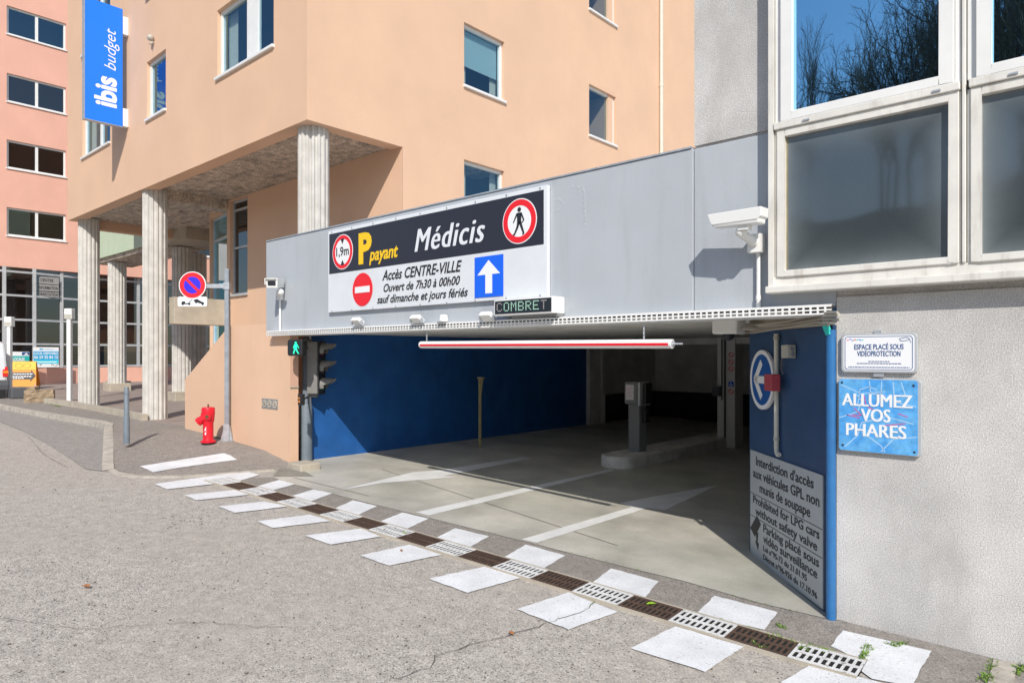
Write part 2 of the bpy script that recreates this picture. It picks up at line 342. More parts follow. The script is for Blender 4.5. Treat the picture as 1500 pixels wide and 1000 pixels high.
def sheet(pts, h, dz, knots=None, th=0.):
    """a sheet following the ground profile h(x)"""
    bm = nb(); vs = [bm.verts.new((p[0], p[1], 0)) for p in pts]; f = bm.faces.new(vs)
    bmesh.ops.triangulate(bm, faces=[f])
    for k in sorted({a for a, _ in KR} | {a for a, _ in KS} | {-3.5, -5.5, -7.5}):
        bmesh.ops.bisect_plane(bm, geom=bm.verts[:]+bm.edges[:]+bm.faces[:], plane_co=(k, 0, 0), plane_no=(1, 0, 0))
    if h is gs:
        for k in [-.1-.14*i for i in range(15)]: bmesh.ops.bisect_plane(bm, geom=bm.verts[:]+bm.edges[:]+bm.faces[:], plane_co=(0, k, 0), plane_no=(0, 1, 0))
        for k in [-13+.15*i for i in range(26)]: bmesh.ops.bisect_plane(bm, geom=bm.verts[:]+bm.edges[:]+bm.faces[:], plane_co=(k, 0, 0), plane_no=(1, 0, 0))
    for v in bm.verts: v.co.z = h(v.co.x, v.co.y)+dz
    if th:
        r = bmesh.ops.extrude_face_region(bm, geom=bm.faces[:])
        for v in [e for e in r['geom'] if isinstance(e, bmesh.types.BMVert)]: v.co.z -= th
    return bm
def struct(name, bm, m): return obj(name, bm, m, kind='structure')
def copy_tree(o, parent=None):
    c = o.copy(); C.objects.link(c)
    if parent: c.parent = parent
    for ch in o.children: copy_tree(ch, c)
    return c
T = Matrix.Translation; RZ = lambda a: Matrix.Rotation(a, 4, 'Z')
def wall(M4, w, h, holes, rev=.16, skip=()):
    """rendered wall w x h in local x,z (front at y=0), with openings and their reveals"""
    bm = nb(); xs = sorted({0, w} | {v for q in list(holes)+list(skip) for v in q[:2]}); zs = sorted({0, h} | {v for q in list(holes)+list(skip) for v in q[2:4]})
    allh = list(holes)+list(skip)
    for a, b in zip(xs, xs[1:]):
        for c, d in zip(zs, zs[1:]):
            mx, mz = (a+b)/2, (c+d)/2
            if any(q[0] < mx < q[1] and q[2] < mz < q[3] for q in allh): continue
            quad(bm, (a, 0, c), (b, 0, c), (b, 0, d), (a, 0, d))
    for x0, x1, z0, z1 in holes:
        quad(bm, (x0, 0, z0), (x0, rev, z0), (x0, rev, z1), (x0, 0, z1)); quad(bm, (x1, 0, z0), (x1, 0, z1), (x1, rev, z1), (x1, rev, z0))
        quad(bm, (x0, 0, z1), (x0, rev, z1), (x1, rev, z1), (x1, 0, z1)); quad(bm, (x0, 0, z0), (x1, 0, z0), (x1, rev, z0), (x0, rev, z0))
    bm.transform(M4); return bm
def window(par, M4, w, h, split=(), fb=.06, post=.0, fm='white', gm='glass', sill=True, blind=None, curtains=True, dep=.12, rails=()):
    """frame (the window part) with pane, sill, blind, curtain sub-parts; local origin at the opening's lower left"""
    e = .004; y0, y1 = dep-.05, dep+.03; f = nb()
    box(f, e, fb, y0, y1, e, h-e); box(f, w-fb, w-e, y0, y1, e, h-e); box(f, fb, w-fb, y0, y1, e, fb); box(f, fb, w-fb, y0, y1, h-fb, h-e)
    for s in split: box(f, s-post/2-fb*.7, s+post/2+fb*.7, y0+.004, y1-.004, fb, h-fb)
    for s in rails: box(f, fb, w-fb, y0+.006, y1-.006, s-fb*.5, s+fb*.5)
    f.transform(M4); fo = obj('window', f, fm, par)
    p = box(nb(), fb*.8, w-fb*.8, dep-.012, dep-.004, fb*.8, h-fb*.8); p.transform(M4); obj('pane', p, gm, fo)
    r = nb(); a, b = dep+.031, dep+.75
    for q in (((0, a, 0), (0, b, 0), (0, b, h), (0, a, h)), ((w, a, 0), (w, a, h), (w, b, h), (w, b, 0)), ((0, a, h), (0, b, h), (w, b, h), (w, a, h)), ((0, a, 0), (w, a, 0), (w, b, 0), (0, b, 0)), ((0, b, 0), (w, b, 0), (w, b, h), (0, b, h))): quad(r, *q)
    r.transform(M4); obj('interior', r, 'room', fo)
    if sill:
        s = box(nb(), -.03, w+.03, -.05, dep-.05, -.045, .006); s.transform(M4); obj('sill', s, fm, fo, bevel=.006)
    if blind:
        b_ = box(nb(), fb+.01, w-fb-.01, dep+.05, dep+.056, h*(1-blind), h-fb); b_.transform(M4); obj('blind', b_, 'blind', fo)
    if curtains:
        c = nb(); n = 10
        for s0, s1 in ((fb*.6, fb+.16*w), (w-fb-.14*w, w-fb*.6)):
            for i in range(n):
                xa, xb = s0+(s1-s0)*i/n, s0+(s1-s0)*(i+1)/n; ya, yb = dep+.10+.025*(i % 2), dep+.10+.025*((i+1) % 2)
                quad(c, (xa, ya, fb), (xb, yb, fb), (xb, yb, h-.02), (xa, ya, h-.02))
        c.transform(M4); obj('curtain', c, 'curtain', fo)
    return fo
exec_order = None
# ================================================================== GROUND
struct('road', sheet([(-80, -60), (30, -60), (30, 40), (-80, 40)], gr, -.004), 'road')
P2 = lambda l, h=gr: [(q.x, q.y) for q in (og(*p, h) for p in l)]
# worn darker carriageway patch by the kerb
struct('road_patch', sheet(P2([(-60, 590), (0, 594), (60, 607), (150, 628), (163, 640), (163, 688), (150, 690), (126, 687), (78, 655), (35, 632), (0, 618), (-60, 606)]), gr, .004), 'patch_asphalt')
# asphalt band between the drain and the concrete apron, and along the wall
apron_edge = [(398, 699), (430, 709.5), (480, 721.6), (500, 727), (633, 760), (767, 793), (900, 827), (1000, 851), (1110, 883), (1204, 905)]
drain_a, drain_b = og(316, 702), og(1263, 981)
dv = (drain_b-drain_a); dv.z = 0; DL = dv.length; dv.normalize(); dn = Vector((-dv.y, dv.x, 0))      # dn points to the garage
if dn.y < 0: dn = -dn
DW = .30
strip = P2(apron_edge)+[(-1.55, .02), (3, .02), (3, -1.2)]+[((drain_b+dn*.02).x+.5, (drain_b+dn*.02).y)]+[((drain_a+dn*.02).x, (drain_a+dn*.02).y)]
struct('pavement_strip', sheet(strip, gr, .003), 'dark_asphalt')
ap = P2(apron_edge)
floor = ap+[(-1.55, .02), (-1.55, .35), (5, .35), (5, 11.9), (-10.1, 11.9), (-10.1, .2), (-8.75, -.12)]
struct('garage_floor', sheet(floor, gr, .007), 'apron')
# pavement with kerb on the left
kl = [(-26.45, -.99), (-21.69, -.71), (-16.71, -.35), (-16.0, -.42), (-15.42, -.63), (-14, -1.08), (-12.3, -1.62), (-11.5, -1.88), (-11.1, -2.0), (-10.8, -2.04), (-10.55, -2.0), (-10.35, -1.9), (-10.15, -1.72), (-10.0, -1.51), (-9.88, -1.27), (-9.74, -.8), (-9.6, -.29)]
pave = kl+[(-9.36, .04), (-10.3, .06), (-10.3, .3), (-16, .3), (-36, .3)]
struct('pavement', sheet(pave, gs, 0, th=.3), 'dark_asphalt')
plz = [(-36, .302), (-10.36, .302), (-10.36, 2.5), (-17, 2.6), (-17, 20), (-36, 20)]
struct('plaza', sheet(plz, gs, .002, th=.3), 'plaza')
def kerb(line, w, h0, m, name, top, low):
    bm = nb(); n = len(line); L = [Vector(p) for p in line]; off = []
    for i in range(n):
        d = (L[min(i+1, n-1)]-L[max(i-1, 0)]).normalized(); off.append(Vector((d.y, -d.x)))
    for i in range(n-1):
        a, b = L[i], L[i+1]; ao, bo = a+off[i]*w, b+off[i+1]*w
        za, zb = top(a.x, a.y)+h0, top(b.x, b.y)+h0
        A = [(a.x, a.y, za), (b.x, b.y, zb), (bo.x, bo.y, zb-.006), (ao.x, ao.y, za-.006)]
        B = [(p[0], p[1], p[2]-.4) for p in A]
        quad(bm, *A); quad(bm, A[3], A[2], B[2], B[3]); quad(bm, A[0], B[0], B[1], A[1])
        if i == 0: quad(bm, A[0], A[3], B[3], B[0])
        if i == n-2: quad(bm, A[1], B[1], B[2], A[2])
    return struct(name, bm, m)
kerb(kl[:9], .15, .012, 'kerb', 'kerb', gs, gr)
kerb(kl[8:], .08, .006, 'kerb', 'dropped_kerb', gs, gr)
# stripes of the crossing
zeb = [[(226, 709), (358.7, 690.8), (382, 695.5), (349, 705), (245, 717)],
 [(269, 725.3), (349, 717.5), (364, 725), (288, 733)], [(375, 713), (409, 703), (431.5, 709.5), (398, 719)],
 [(318.5, 742), (387, 734.7), (422, 742), (344, 751.5)], [(426, 727), (459, 717), (487, 723), (451, 736)],
 [(376.5, 763.7), (454, 754), (484.7, 763.7), (399.7, 773.6)], [(488, 746), (517, 733), (552, 741.6), (522, 756)],
 [(445.6, 785), (529, 774.6), (558, 786.5), (484.7, 798)], [(558, 763.7), (590, 751), (628, 760), (597, 774.6)],
 [(527, 814), (600, 798), (647, 813), (570, 829)], [(637, 789), (667, 774), (716, 786), (687, 803)],
 [(628, 848), (717, 829), (763, 847), (685, 869)], [(739, 816), (770, 798), (828, 814), (797, 833)],
 [(757, 893), (833, 868), (905, 897), (833, 923)], [(867, 855), (895, 833), (965, 852), (945, 876)],
 [(923, 950), (990, 918), (1090, 948), (1033, 985)], [(1020, 900), (1047, 873), (1139, 897), (1120, 923)],
 [(1143, 1000), (1187, 974), (1300, 1003), (1250, 1040)], [(1217, 947), (1235, 924), (1365, 954), (1335, 1006), (1277, 995), (1262, 984), (1268, 971)]]
def jag(pts, a=.006):
    out = []
    for i, p in enumerate(pts):
        q = pts[(i+1) % len(pts)]; p, q = Vector(p), Vector(q); n = max(2, int((q-p).length/.06)); d = (q-p).normalized(); nn = Vector((-d.y, d.x))
        for k in range(n):
            r = p+(q-p)*k/n
            if k: r = r+nn*random.uniform(-a, a)
            out.append((r.x, r.y))
    return out
for z_ in zeb: struct('crossing_stripe', sheet(jag(P2(z_)), gr, .0075), 'stripe')
struct('crossing_stripe', sheet(jag(P2([(205, 683), (328, 664), (348, 673.5), (224, 692)], gs)), gs, .007), 'stripe')
# lane paint on the garage floor
for nm, l_ in (('lane_line', [(609, 751), (894, 687.5), (900, 690), (628, 756)]), ('exit_arrow', [(493, 719.5), (606, 692), (645, 689), (768, 669.5), (778, 672), (650, 698), (670, 699.5), (560, 708)]),
               ('entry_arrow', [(764, 791), (925, 743.5), (907, 737.5), (1052, 711), (974, 748), (948, 745), (786, 796)])):
    struct(nm, sheet(P2(l_), gr, .0115), 'line')
# expansion joints in the apron
for a, b in (((430, 700), (540, 727)), ((560, 688), (905, 800))):
    a, b = og(*a), og(*b); d = (b-a).normalized(); q = Vector((-d.y, d.x, 0))*.006
    struct('floor_joint', sheet([((a+q).x, (a+q).y), ((b+q).x, (b+q).y), ((b-q).x, (b-q).y), ((a-q).x, (a-q).y)], gr, .0105), 'crack')
# cracks in the carriageway
def crackline(pts, w, h=gr, dz=.0095):
    L = [og(*p, h) for p in pts]; out = []
    for a, b in zip(L, L[1:]):
        n = max(2, int((b-a).length/.05))
        for k in range(n): out.append(a+(b-a)*k/n+Vector((random.uniform(-.018, .018), random.uniform(-.018, .018), 0)))
    bm = nb()
    for a, b in zip(out, out[1:]):
        d = (b-a); d.z = 0; q = Vector((-d.y, d.x, 0)).normalized()*w*random.uniform(.5, 1.2)/2
        quad(bm, *[(p.x, p.y, h(p.x)+dz) for p in (a-q, b-q, b+q, a+q)])
    return bm
for p_, w_ in (([(873, 882), (855, 895), (805, 912), (745, 932), (690, 945), (640, 962), (630, 978), (560, 1000)], .008), ([(0, 905), (120, 922), (300, 912), (430, 921)], .004),
               ([(42, 640), (66, 668), (92, 681), (100, 685)], .006), ([(1300, 915), (1330, 912), (1360, 935), (1400, 945), (1500, 965)], .012)):
    struct('road_crack', crackline(p_, w_), 'crack')
struct('kerb_strip', sheet(P2([(1455, 968), (1490, 972), (1480, 1030), (1440, 1030)]), gr, .012, th=.05), 'kerb')
# ------------------------------------------------------------------ drain: pit, frame, grates
pit = nb()
def dpt(s, t, dz): q = drain_a+dv*s+dn*t; return (q.x, q.y, gr(q.x)+dz)
def dstrip(bm, s0, s1, t0, t1, dz0, dz1):
    v = []
    for s in (s0, s1):
        for t in (t0, t1):
            for z in (dz0, dz1): v.append(bm.verts.new(dpt(s, t, z)))
    for f in ((0, 1, 3, 2), (4, 6, 7, 5), (0, 4, 5, 1), (2, 3, 7, 6), (0, 2, 6, 4), (1, 5, 7, 3)): bm.faces.new([v[i] for i in f])
N8 = 24
for i in range(N8): dstrip(pit, DL*i/N8, DL*(i+1)/N8-.0005, -.14, .14, -.02, .0082)
struct('drain_channel', pit, 'pit')
for t0 in (-.17, .14):
    f = nb()
    for i in range(N8): dstrip(f, DL*i/N8, DL*(i+1)/N8-.0005, t0, t0+.03, -.02, .0125)
    struct('drain_edge', f, 'conc2')
NG = 19; GL = DL/NG
ordn = ['first', 'second', 'third', 'fourth', 'fifth', 'sixth', 'seventh', 'eighth', 'ninth', 'tenth']
wi = bi = 0
for k in range(NG):
    g = nb(); s0, s1 = k*GL+.004, (k+1)*GL-.004
    for t in ((-.137, -.112), (-.014, .014), (.112, .137)): dstrip(g, s0, s1, *t, .009, .0155)
    n = 9 if k % 2 == 0 else 10
    for i in range(n+1):
        a = s0+(s1-s0-.016)*i/n; dstrip(g, a, a+.017, -.112, -.014, .0092, .0152); dstrip(g, a, a+.017, .014, .112, .0092, .0152)
    w_ = k % 2 == 0
    if w_: wi += 1; lab = 'white-painted slotted drain grate, %s white one counting from the traffic light' % ordn[wi-1]
    else: bi += 1; lab = 'rusty brown slotted drain grate, %s brown one counting from the traffic light' % ordn[bi-1]
    single('drain_grate', g, 'gratew' if w_ else 'grate', lab, 'drain grate', 'grates of the road drain')
# ================================================================== PARKING GARAGE
GX = -9.95
gar = thing('parking_garage', 'underground car park entrance with grey fascia beam and dark blue inner walls', 'garage', (-5, .1, -1.9))
b = nb(); box(b, -10.36, -2.845, 0, .24, .385, 1.845); box(b, -2.84, -1.649, .004, .24, .385, 1.835); fb_ = obj('fascia_beam', b, 'beam', gar, bevel=.008)
b = nb(); box(b, -10.34, -2.86, -.012, .25, 1.846, 1.862); obj('coping', b, 'alu', fb_)
# blistered paint on the beam
b = nb()
for pts in ([(828, 277), (840, 274), (853, 275), (857, 290), (855, 305), (858, 320), (856, 330)], [(806, 296), (820, 292), (825, 300), (812, 312)]):
    L = [oy(*p, 0) for p in pts]
    for a, c in zip(L, L[1:]):
        n = 9
        for i in range(n):
            p = a+(c-a)*i/n; bmesh.ops.create_icosphere(b, subdivisions=1, radius=random.uniform(.010, .016), matrix=T(p+Vector((random.uniform(-.01, .01), .004, random.uniform(-.01, .01)))) @ Matrix.Diagonal((1.6, .5, 1.6, 1)))
obj('peeling_paint', b, 'beam', fb_)
b = nb(); box(b, -10.34, 6, .26, 12, .40, .8); box(b, -10.33, -1.72, .241, 11.65, .37, .399); obj('ceiling', b, 'ceil', gar)
b = nb(); box(b, GX-.4, GX, .565, 8.3, -2.2, .369); obj('blue_wall', b, 'blue', gar)
b = nb(); box(b, GX-.09, GX+.012, .52, .564, -1.78, .369); obj('wall_end_trim', b, 'wpaint', gar)
b = nb(); box(b, GX-.4, GX+.10, 8.31, 8.75, -2.2, .395); box(b, GX+.03, GX+.15, 8.8, 8.92, -2.2, .395); obj('pillar', b, 'wgrey', gar)
b = nb(); box(b, GX-.4, GX-.02, 8.76, 11.7, -1.0, .397); box(b, GX-.4, 6, 11.7, 12, -1.0, .397); obj('upper_wall', b, 'wgrey', gar)
b = nb(); box(b, GX-.4, GX-.015, 8.76, 11.69, -2.2, -1.004); box(b, GX-.4, 6, 11.69, 12, -2.2, -1.004); obj('lower_wall', b, 'wdark', gar)
b = nb(); box(b, 2.5, 2.8, .3, 12, -2.4, .398); obj('side_wall', b, 'wdark', gar)
b = nb(); box(b, -6.20, -5.82, 7.65, 8.05, -2.2, .398); cp = obj('column', b, 'wpaint', gar, bevel=.01)
b = nb(); tube(b, [(-6.02, 7.62, -1.7), (-6.02, 7.62, .35)], .02); tube(b, [(-6.09, 7.63, -.9), (-6.09, 7.63, .35)], .014); box(b, -6.26, -6.10, 7.54, 7.648, -.82, -.62); obj('conduit', b, 'grplastic', cp)
b = nb(); box(b, GX, 2.5, 7.7, 8.0, .24, .399); obj('ceiling_beam', b, 'ceil', gar)
b = nb(); tube(b, [(-3.9, 4.4, .33), (-2.2, 4.4, .33)], .03); obj('ceiling_pipe', b, 'gbox', gar)
# prohibition stickers on the column
for zc, k in ((.02, 'red'), (-.12, 'red'), (-.26, 'red'), (-.58, 'sblue'), (-.72, 'red')):
    b = nb()
    if k == 'red': ring(b, -5.90, zc, .042, .055, 7.644, .003, 20); seg(b, (-5.935, zc+.03), (-5.865, zc-.03), .012, .012, 7.644, .003); obj('sticker', b, 'red', cp)
    else: box(b, -5.955, -5.845, 7.643, 7.648, zc-.05, zc+.06); st = obj('sticker', b, 'sblue', cp)
b = nb(); ring(b, -5.90, -.60, .022, .032, 7.640, .002, 16); seg(b, (-5.91, -.53), (-5.905, -.585), .014, .012, 7.640); seg(b, (-5.905, -.585), (-5.875, -.60), .012, .012, 7.640); obj('wheelchair_symbol', b, 'swhite', cp)
# splayed blue flank on the right
PA = Vector((-1.69, .0)); PD = Vector((.689, -.7254)).normalized(); PL = 1.66; PF = PA-PD*PL; ANG = math.atan2(PD.y, PD.x)
b = nb(); base = [(PF.x, PF.y), (PA.x, PA.y+.002), (-1.55, .05), (-1.55, 1.35)]
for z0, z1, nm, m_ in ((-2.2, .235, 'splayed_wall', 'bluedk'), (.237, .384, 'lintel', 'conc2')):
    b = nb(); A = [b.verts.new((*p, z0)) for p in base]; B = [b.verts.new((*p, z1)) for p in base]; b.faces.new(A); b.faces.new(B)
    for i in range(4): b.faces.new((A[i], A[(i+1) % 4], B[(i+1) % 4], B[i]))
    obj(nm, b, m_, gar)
b = nb(); c_ = PA+Vector((.012, -.028)); cyl(b, (c_.x, c_.y, -2.05), (c_.x, c_.y, .20), .036, n=20); cp2 = obj('corner_post', b, 'bluepost', gar, smooth=True)
b = nb(); box(b, -1.668, -1.648, -.02, .2, -2.05, .375); obj('edge_strip', b, 'bluedk', gar)
def onp(px, py, off=0.):                                   # point on the splayed wall, local (x along wall from far end, z)
    r = ray(px, py); n = Vector((PD.y, -PD.x)); n = n if n.dot(Vector((0, CAMY))-PA) > 0 else -n
    t = ((PA+n*off)-Vector((0, CAMY))).dot(n)/Vector((r.x, r.y)).dot(n)
    p = Vector((0, CAMY))+Vector((r.x, r.y))*t; return ((p-PF).dot(PD), r.z*t)
# ------------------------------------------------------------------ slotted tray along the beam
b = nb(); x0, x1 = -10.18, -1.655; y0, y1 = -.092, -.088
for z in ((.318, .330), (.347, .359), (.376, .392)): box(b, x0, x1, y0, y1, *z)
n = 158; w_ = (x1-x0)/n
for i in range(n): box(b, x0+i*w_, x0+i*w_+.016, y0+.0006, y1-.0006, .330, .347); box(b, x0+i*w_, x0+i*w_+.016, y0+.0006, y1-.0006, .359, .376)
box(b, x0, x1, -.088, .26, .314, .3178); box(b, x0, x1, -.088, -.002, .3925, .3955)
single('cable_tray', b, 'wpaint', 'long white slotted cable tray along the bottom edge of the grey beam', 'cable tray')
# ================================================================== GREY RENDERED BUILDING (right)
gb = thing('rendered_building', 'rough grey rendered building with white framed windows right of the garage entrance', 'building', (0, .1, -2))
b = nb(); box(b, -1.645, 6, .0, .33, -2.3, .452); box(b, -2.838, 6, .008, .9, 1.862, 7.4); box(b, -2.838, 6, .026, .33, .453, 1.860); obj('wall', b, 'rough', gb)
WY = -.11
def fz(a): return a
XS = [-2.11, -.80, .50, 1.80]
b = nb(); box(b, -2.125, -2.085, WY-.02, .02, .53, 6); box(b, -2.085, 1.9, WY+.005, .02, .56, .63); obj('bay_jamb', b, 'oldwhite', gb)
b = nb(); box(b, -2.14, 2, WY-.05, .03, .50, .555); obj('bay_sill', b, 'oldwhite', gb, bevel=.008)
for i in range(3):
    xa, xb = XS[i], XS[i+1]
    for z0, z1, lower in ((.63, 1.80, 1), (1.86, 3.15, 0), (3.21, 4.4, 1)):
        f = nb(); e = .085 if not lower else .06; xl = xa+.03 if i == 0 else xa+.018; xr = xb-.018
        y0, y1 = (WY-.012, WY+.06) if lower else (WY-.024, WY+.06)
        if not lower:
            box(f, xl, xl+.05, WY+.006, y1, z0, z1); box(f, xr-.035, xr, WY+.006, y1, z0, z1); xl2, xr2 = xl+.052, xr-.037
        else: xl2, xr2 = xl+.02, xr-.01; box(f, xl, xl2-.001, WY+.004, y1, z0, z1); box(f, xr2+.001, xr, WY+.004, y1, z0, z1)
        box(f, xl2, xl2+e, y0, y1, z0, z1); box(f, xr2-e, xr2, y0, y1, z0, z1); box(f, xl2+e, xr2-e, y0, y1, z0, z0+e*.8); box(f, xl2+e, xr2-e, y0, y1, z1-e, z1)
        fo = obj('window', f, 'oldwhite' if lower else 'white', gb, bevel=.005)
        p = box(nb(), xl2+e*.8, xr2-e*.8, WY+.035, WY+.04, z0+e*.5, z1-e*.7); obj('pane', p, 'frost' if lower else 'glassbig', fo)
        if lower and i == 0:
            g_ = nb(); box(g_, xl2+e, xl2+e+.008, WY+.028, WY+.034, z0+e, z1-e); obj('gasket', g_, 'yel2', fo)
        if not lower: p = box(nb(), xl2, xr2, WY+.062, WY+.066, z0, z1); obj('interior', p, 'room', fo)
    b = nb()
    if i: box(b, xa-.012, xa+.012, WY-.012, .02, .63, 6)
    if i: obj('mullion', b, 'oldwhite', gb, bevel=.006)
    for z0, z1 in ((1.802, 1.858), (3.152, 3.208)):
        b = nb(); box(b, xa+.03, xb-.02, WY-.03, .02, z0, z1); obj('transom', b, 'oldwhite', gb, bevel=.006)
# small latches and screws on the frames
b = nb()
for x in (-1.85, -.98, -.55): box(b, x, x+.05, WY-.04, WY-.03, 1.82, 1.832)
obj('latch', b, 'alu', gb)
# ================================================================== HOTEL
HX, HY, HL, HB = -9.65, .31, -21.85, 3.75
hot = thing('hotel_building', 'peach rendered hotel raised on fluted concrete columns above an open undercroft', 'building', (-15, 5, -1.45))
MF = T((HL, HY, 0)); MR = T((HX, HY, 0)) @ RZ(R(90))
fw = [(-20.6, -18.5), (-16.19, -15.15), (-12.77, -10.68)]
hf = [(a-HL, b_-HL, z, z+1.28) for a, b_ in fw for z in (5.24, 7.94, 10.64)]
obj('front_wall', wall(MF @ T((0, 0, HB)), HX-HL, 9.2, [(a, b_, c-HB, d-HB) for a, b_, c, d in hf]), 'peach', hot)
rw = [(3.78-HY, 4.95-HY, 2.62, 3.86), (3.78-HY, 4.95-HY, 5.32, 6.56), (3.78-HY, 4.95-HY, 8.02, 9.26), (8.0-HY, 9.18-HY, 5.36, 6.6), (8.0-HY, 9.18-HY, 8.42, 9.66)]
obj('side_wall', wall(MR, 14, 12.95, rw, skip=[(0, 1.93, 0, HB), (1.93, 14, 0, .95)]), 'peach', hot)
for i, (a, b_, c, d) in enumerate(hf):
    w_ = b_-a; MM = MF @ T((a, 0, c))
    if w_ > 1.5: window(hot, MM, w_, d-c, split=(w_*.58,), post=.30 if i > 5 else .02)
    else: window(hot, MM, w_, d-c, curtains=False)
for i, (a, b_, c, d) in enumerate(rw): window(hot, MR @ T((a, 0, c)), b_-a, d-c, blind=.62 if i == 1 else (.25 if i == 4 else None))
b = nb(); box(b, HL+.003, HX-.003, HY+.003, HY+.30, HB+.001, HB+.2); box(b, HX-.30, HX-.003, HY+.301, 2.238, HB+.001, HB+.2); box(b, HL+.003, HL+.3, HY+.301, 7, HB-.18, HB+.2); obj('soffit_edge', b, 'peach', hot)
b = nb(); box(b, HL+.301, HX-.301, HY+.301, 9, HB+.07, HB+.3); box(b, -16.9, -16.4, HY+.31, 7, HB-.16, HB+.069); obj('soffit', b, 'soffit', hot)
b = nb(); box(b, HL, HX-.05, 8.9, 9.1, HB+.1, 12.9); box(b, HL, HL+.1, HY+.05, 9, HB+.21, 12.9); box(b, HL, HX-.05, HY+.05, 14, 12.8, 12.95); obj('rear_wall', b, 'peach', hot)
YB = 2.24
def winspec(M4, **k): pass
MB_ = T((-16.25, YB, -1.5)); wx0, wx1 = oy(337, 400, YB).x, oy(362.5, 400, YB).x
wz0, wz1 = oy(350, 431, YB).z, oy(350, 291, YB).z
obj('ground_floor_wall', wall(MB_, HX+16.25-.004, HB+1.5+.06, [(wx0+16.25, wx1+16.25, wz0+1.5, wz1+1.5)], skip=[(5.7, HX+16.25-.004, 0, 2.4)]), 'peach', hot)
window(hot, T((wx0, YB, wz0)), wx1-wx0, wz1-wz0, rails=((wz1-wz0)*.50, (wz1-wz0)*.90), fb=.05, fm='steel', gm='glassdk', curtains=False)
# canted glazed bay at the back of the passage
A2, B2 = Vector((-16.25, YB)), Vector((-18.0, YB+.29)); ang = math.atan2((A2-B2).y, (A2-B2).x); Lb = (A2-B2).length
MC = T((B2.x, B2.y, -1.5)) @ RZ(ang)
obj('bay_wall', wall(MC, Lb, 5.3, [(.05, Lb-.25, .9, 5.1)]), 'peach', hot)
window(hot, MC @ T((.05, 0, .9)), Lb-.3, 4.2, rails=(.35, .9, 2.0, 3.6), fb=.06, fm='steel', gm='glassbig', curtains=False, sill=False)
b = nb(); quad(b, (-18.0, YB+.29, -1.5), (-18.0, YB+.29, 3.8), (-18.0, 9, 3.8), (-18.0, 9, -1.5)); obj('passage_wall', b, 'peach', hot)
def column(par, x, y, zb, zt, r=.26, plinth=False):
    b = nb(); lathe(b, [(r, zb), (r, zt-.02)], 96, (x, y, 0), (6, .11)); c = obj('column', b, 'conc', par)
    if plinth:
        p = nb(); box(p, x-r*1.2, x+r*1.2, y-r*1.2, y+r*1.2, zb-.15, zb+.16); obj('plinth', p, 'conc2', c, bevel=.02)
    return c
column(hot, -10.02, .66, .85, HB+.07, .25); column(hot, -16.55, .62, -1.5, HB+.07); column(hot, -21.45, .72, -1.5, HB+.07)
b = nb(); tube(b, [(HX+.06, 11.38, 1), (HX+.06, 11.38, 12)], .055, 12)
for z in (3.0, 4.9, 7.5): cyl(b, (HX+.06, 11.38, z), (HX+.06, 11.38, z+.08), .066, n=12)
obj('drainpipe', b, 'cream', hot, smooth=True)
b = nb(); p_ = oy(226, 60, HY); bmesh.ops.create_uvsphere(b, u_segments=12, v_segments=8, radius=.07, matrix=T(p_+Vector((0, -.08, .04)))); cyl(b, p_+Vector((0, .0, -.02)), p_+Vector((0, -.09, -.10)), .02, n=8); obj('wall_lamp', b, 'gbox', hot, smooth=True)
# concrete tie beam behind the no-parking sign
b = nb(); p0, p1 = ox(247, 434, -16.2), ox(247, 474, -16.2); box(b, -16.5, -16.2, .9, YB-.003, p1.z, p0.z); obj('tie_beam', b, 'conc2', hot, bevel=.01)
# ------------------------------------------------------------------ peach garden wall with slanted end
gw = thing('garden_wall', 'low peach wall with slanted left end under the grey beam beside the garage', 'wall', (-11, .15, -1.5))
GY = .05
q = [oy(271, 628, GY), oy(272, 556, GY), oy(334, 479, GY)]
xe = -9.48; nx0, nx1 = oy(424.5, 500, GY).x, xe-.02; nz0 = oy(424.5, 566, GY).z
prof = [(q[0].x, -1.7), (q[0].x, q[1].z), (q[2].x, q[2].z), (q[2].x+.02, .52), (nx0, .52), (nx0, -1.9)]
b = nb(); poly(b, prof, GY, .15); obj('wall', b, 'peach', gw)
b = nb(); box(b, nx0-.02, nx0+.005, GY+.004, GY+.146, nz0, .31); obj('niche_shade_plate', b, mat('salmon_niche_shade', (.60, .37, .27), .9, var=.06, vs=3), gw)  # thin plate in darker salmon: the niche's shade under the beam, painted as colour
b = nb(); box(b, nx0-.02, nx0+.02, GY+.002, GY+.148, nz0-.02, nz0); obj('ledge', b, 'conc2', gw)
b = nb(); box(b, -10.75, -10.045, .50, .56, -1.9, .368); obj('return_wall', b, 'peach', gw)
a, c = oy(384, 583, GY), oy(407, 600, GY); b = nb(); box(b, a.x, c.x, GY-.006, GY+.002, c.z, a.z)
v_ = obj('vent', b, 'machine', gw)
b = nb(); w_ = (c.x-a.x)/3
for i in range(3): lathe(b, [(.058, 0), (.058, .012)], 16)
b.free(); b = nb()
for i in range(3):
    ring(b, a.x+w_*(i+.5), (a.z+c.z)/2, .04, .062, GY-.014, .008, 20); seg(b, (a.x+w_*(i+.5)-.05, (a.z+c.z)/2-.03), (a.x+w_*(i+.5)+.05, (a.z+c.z)/2+.04), .02, .02, GY-.016, .01)
obj('vent_grille', b, 'conc2', v_)
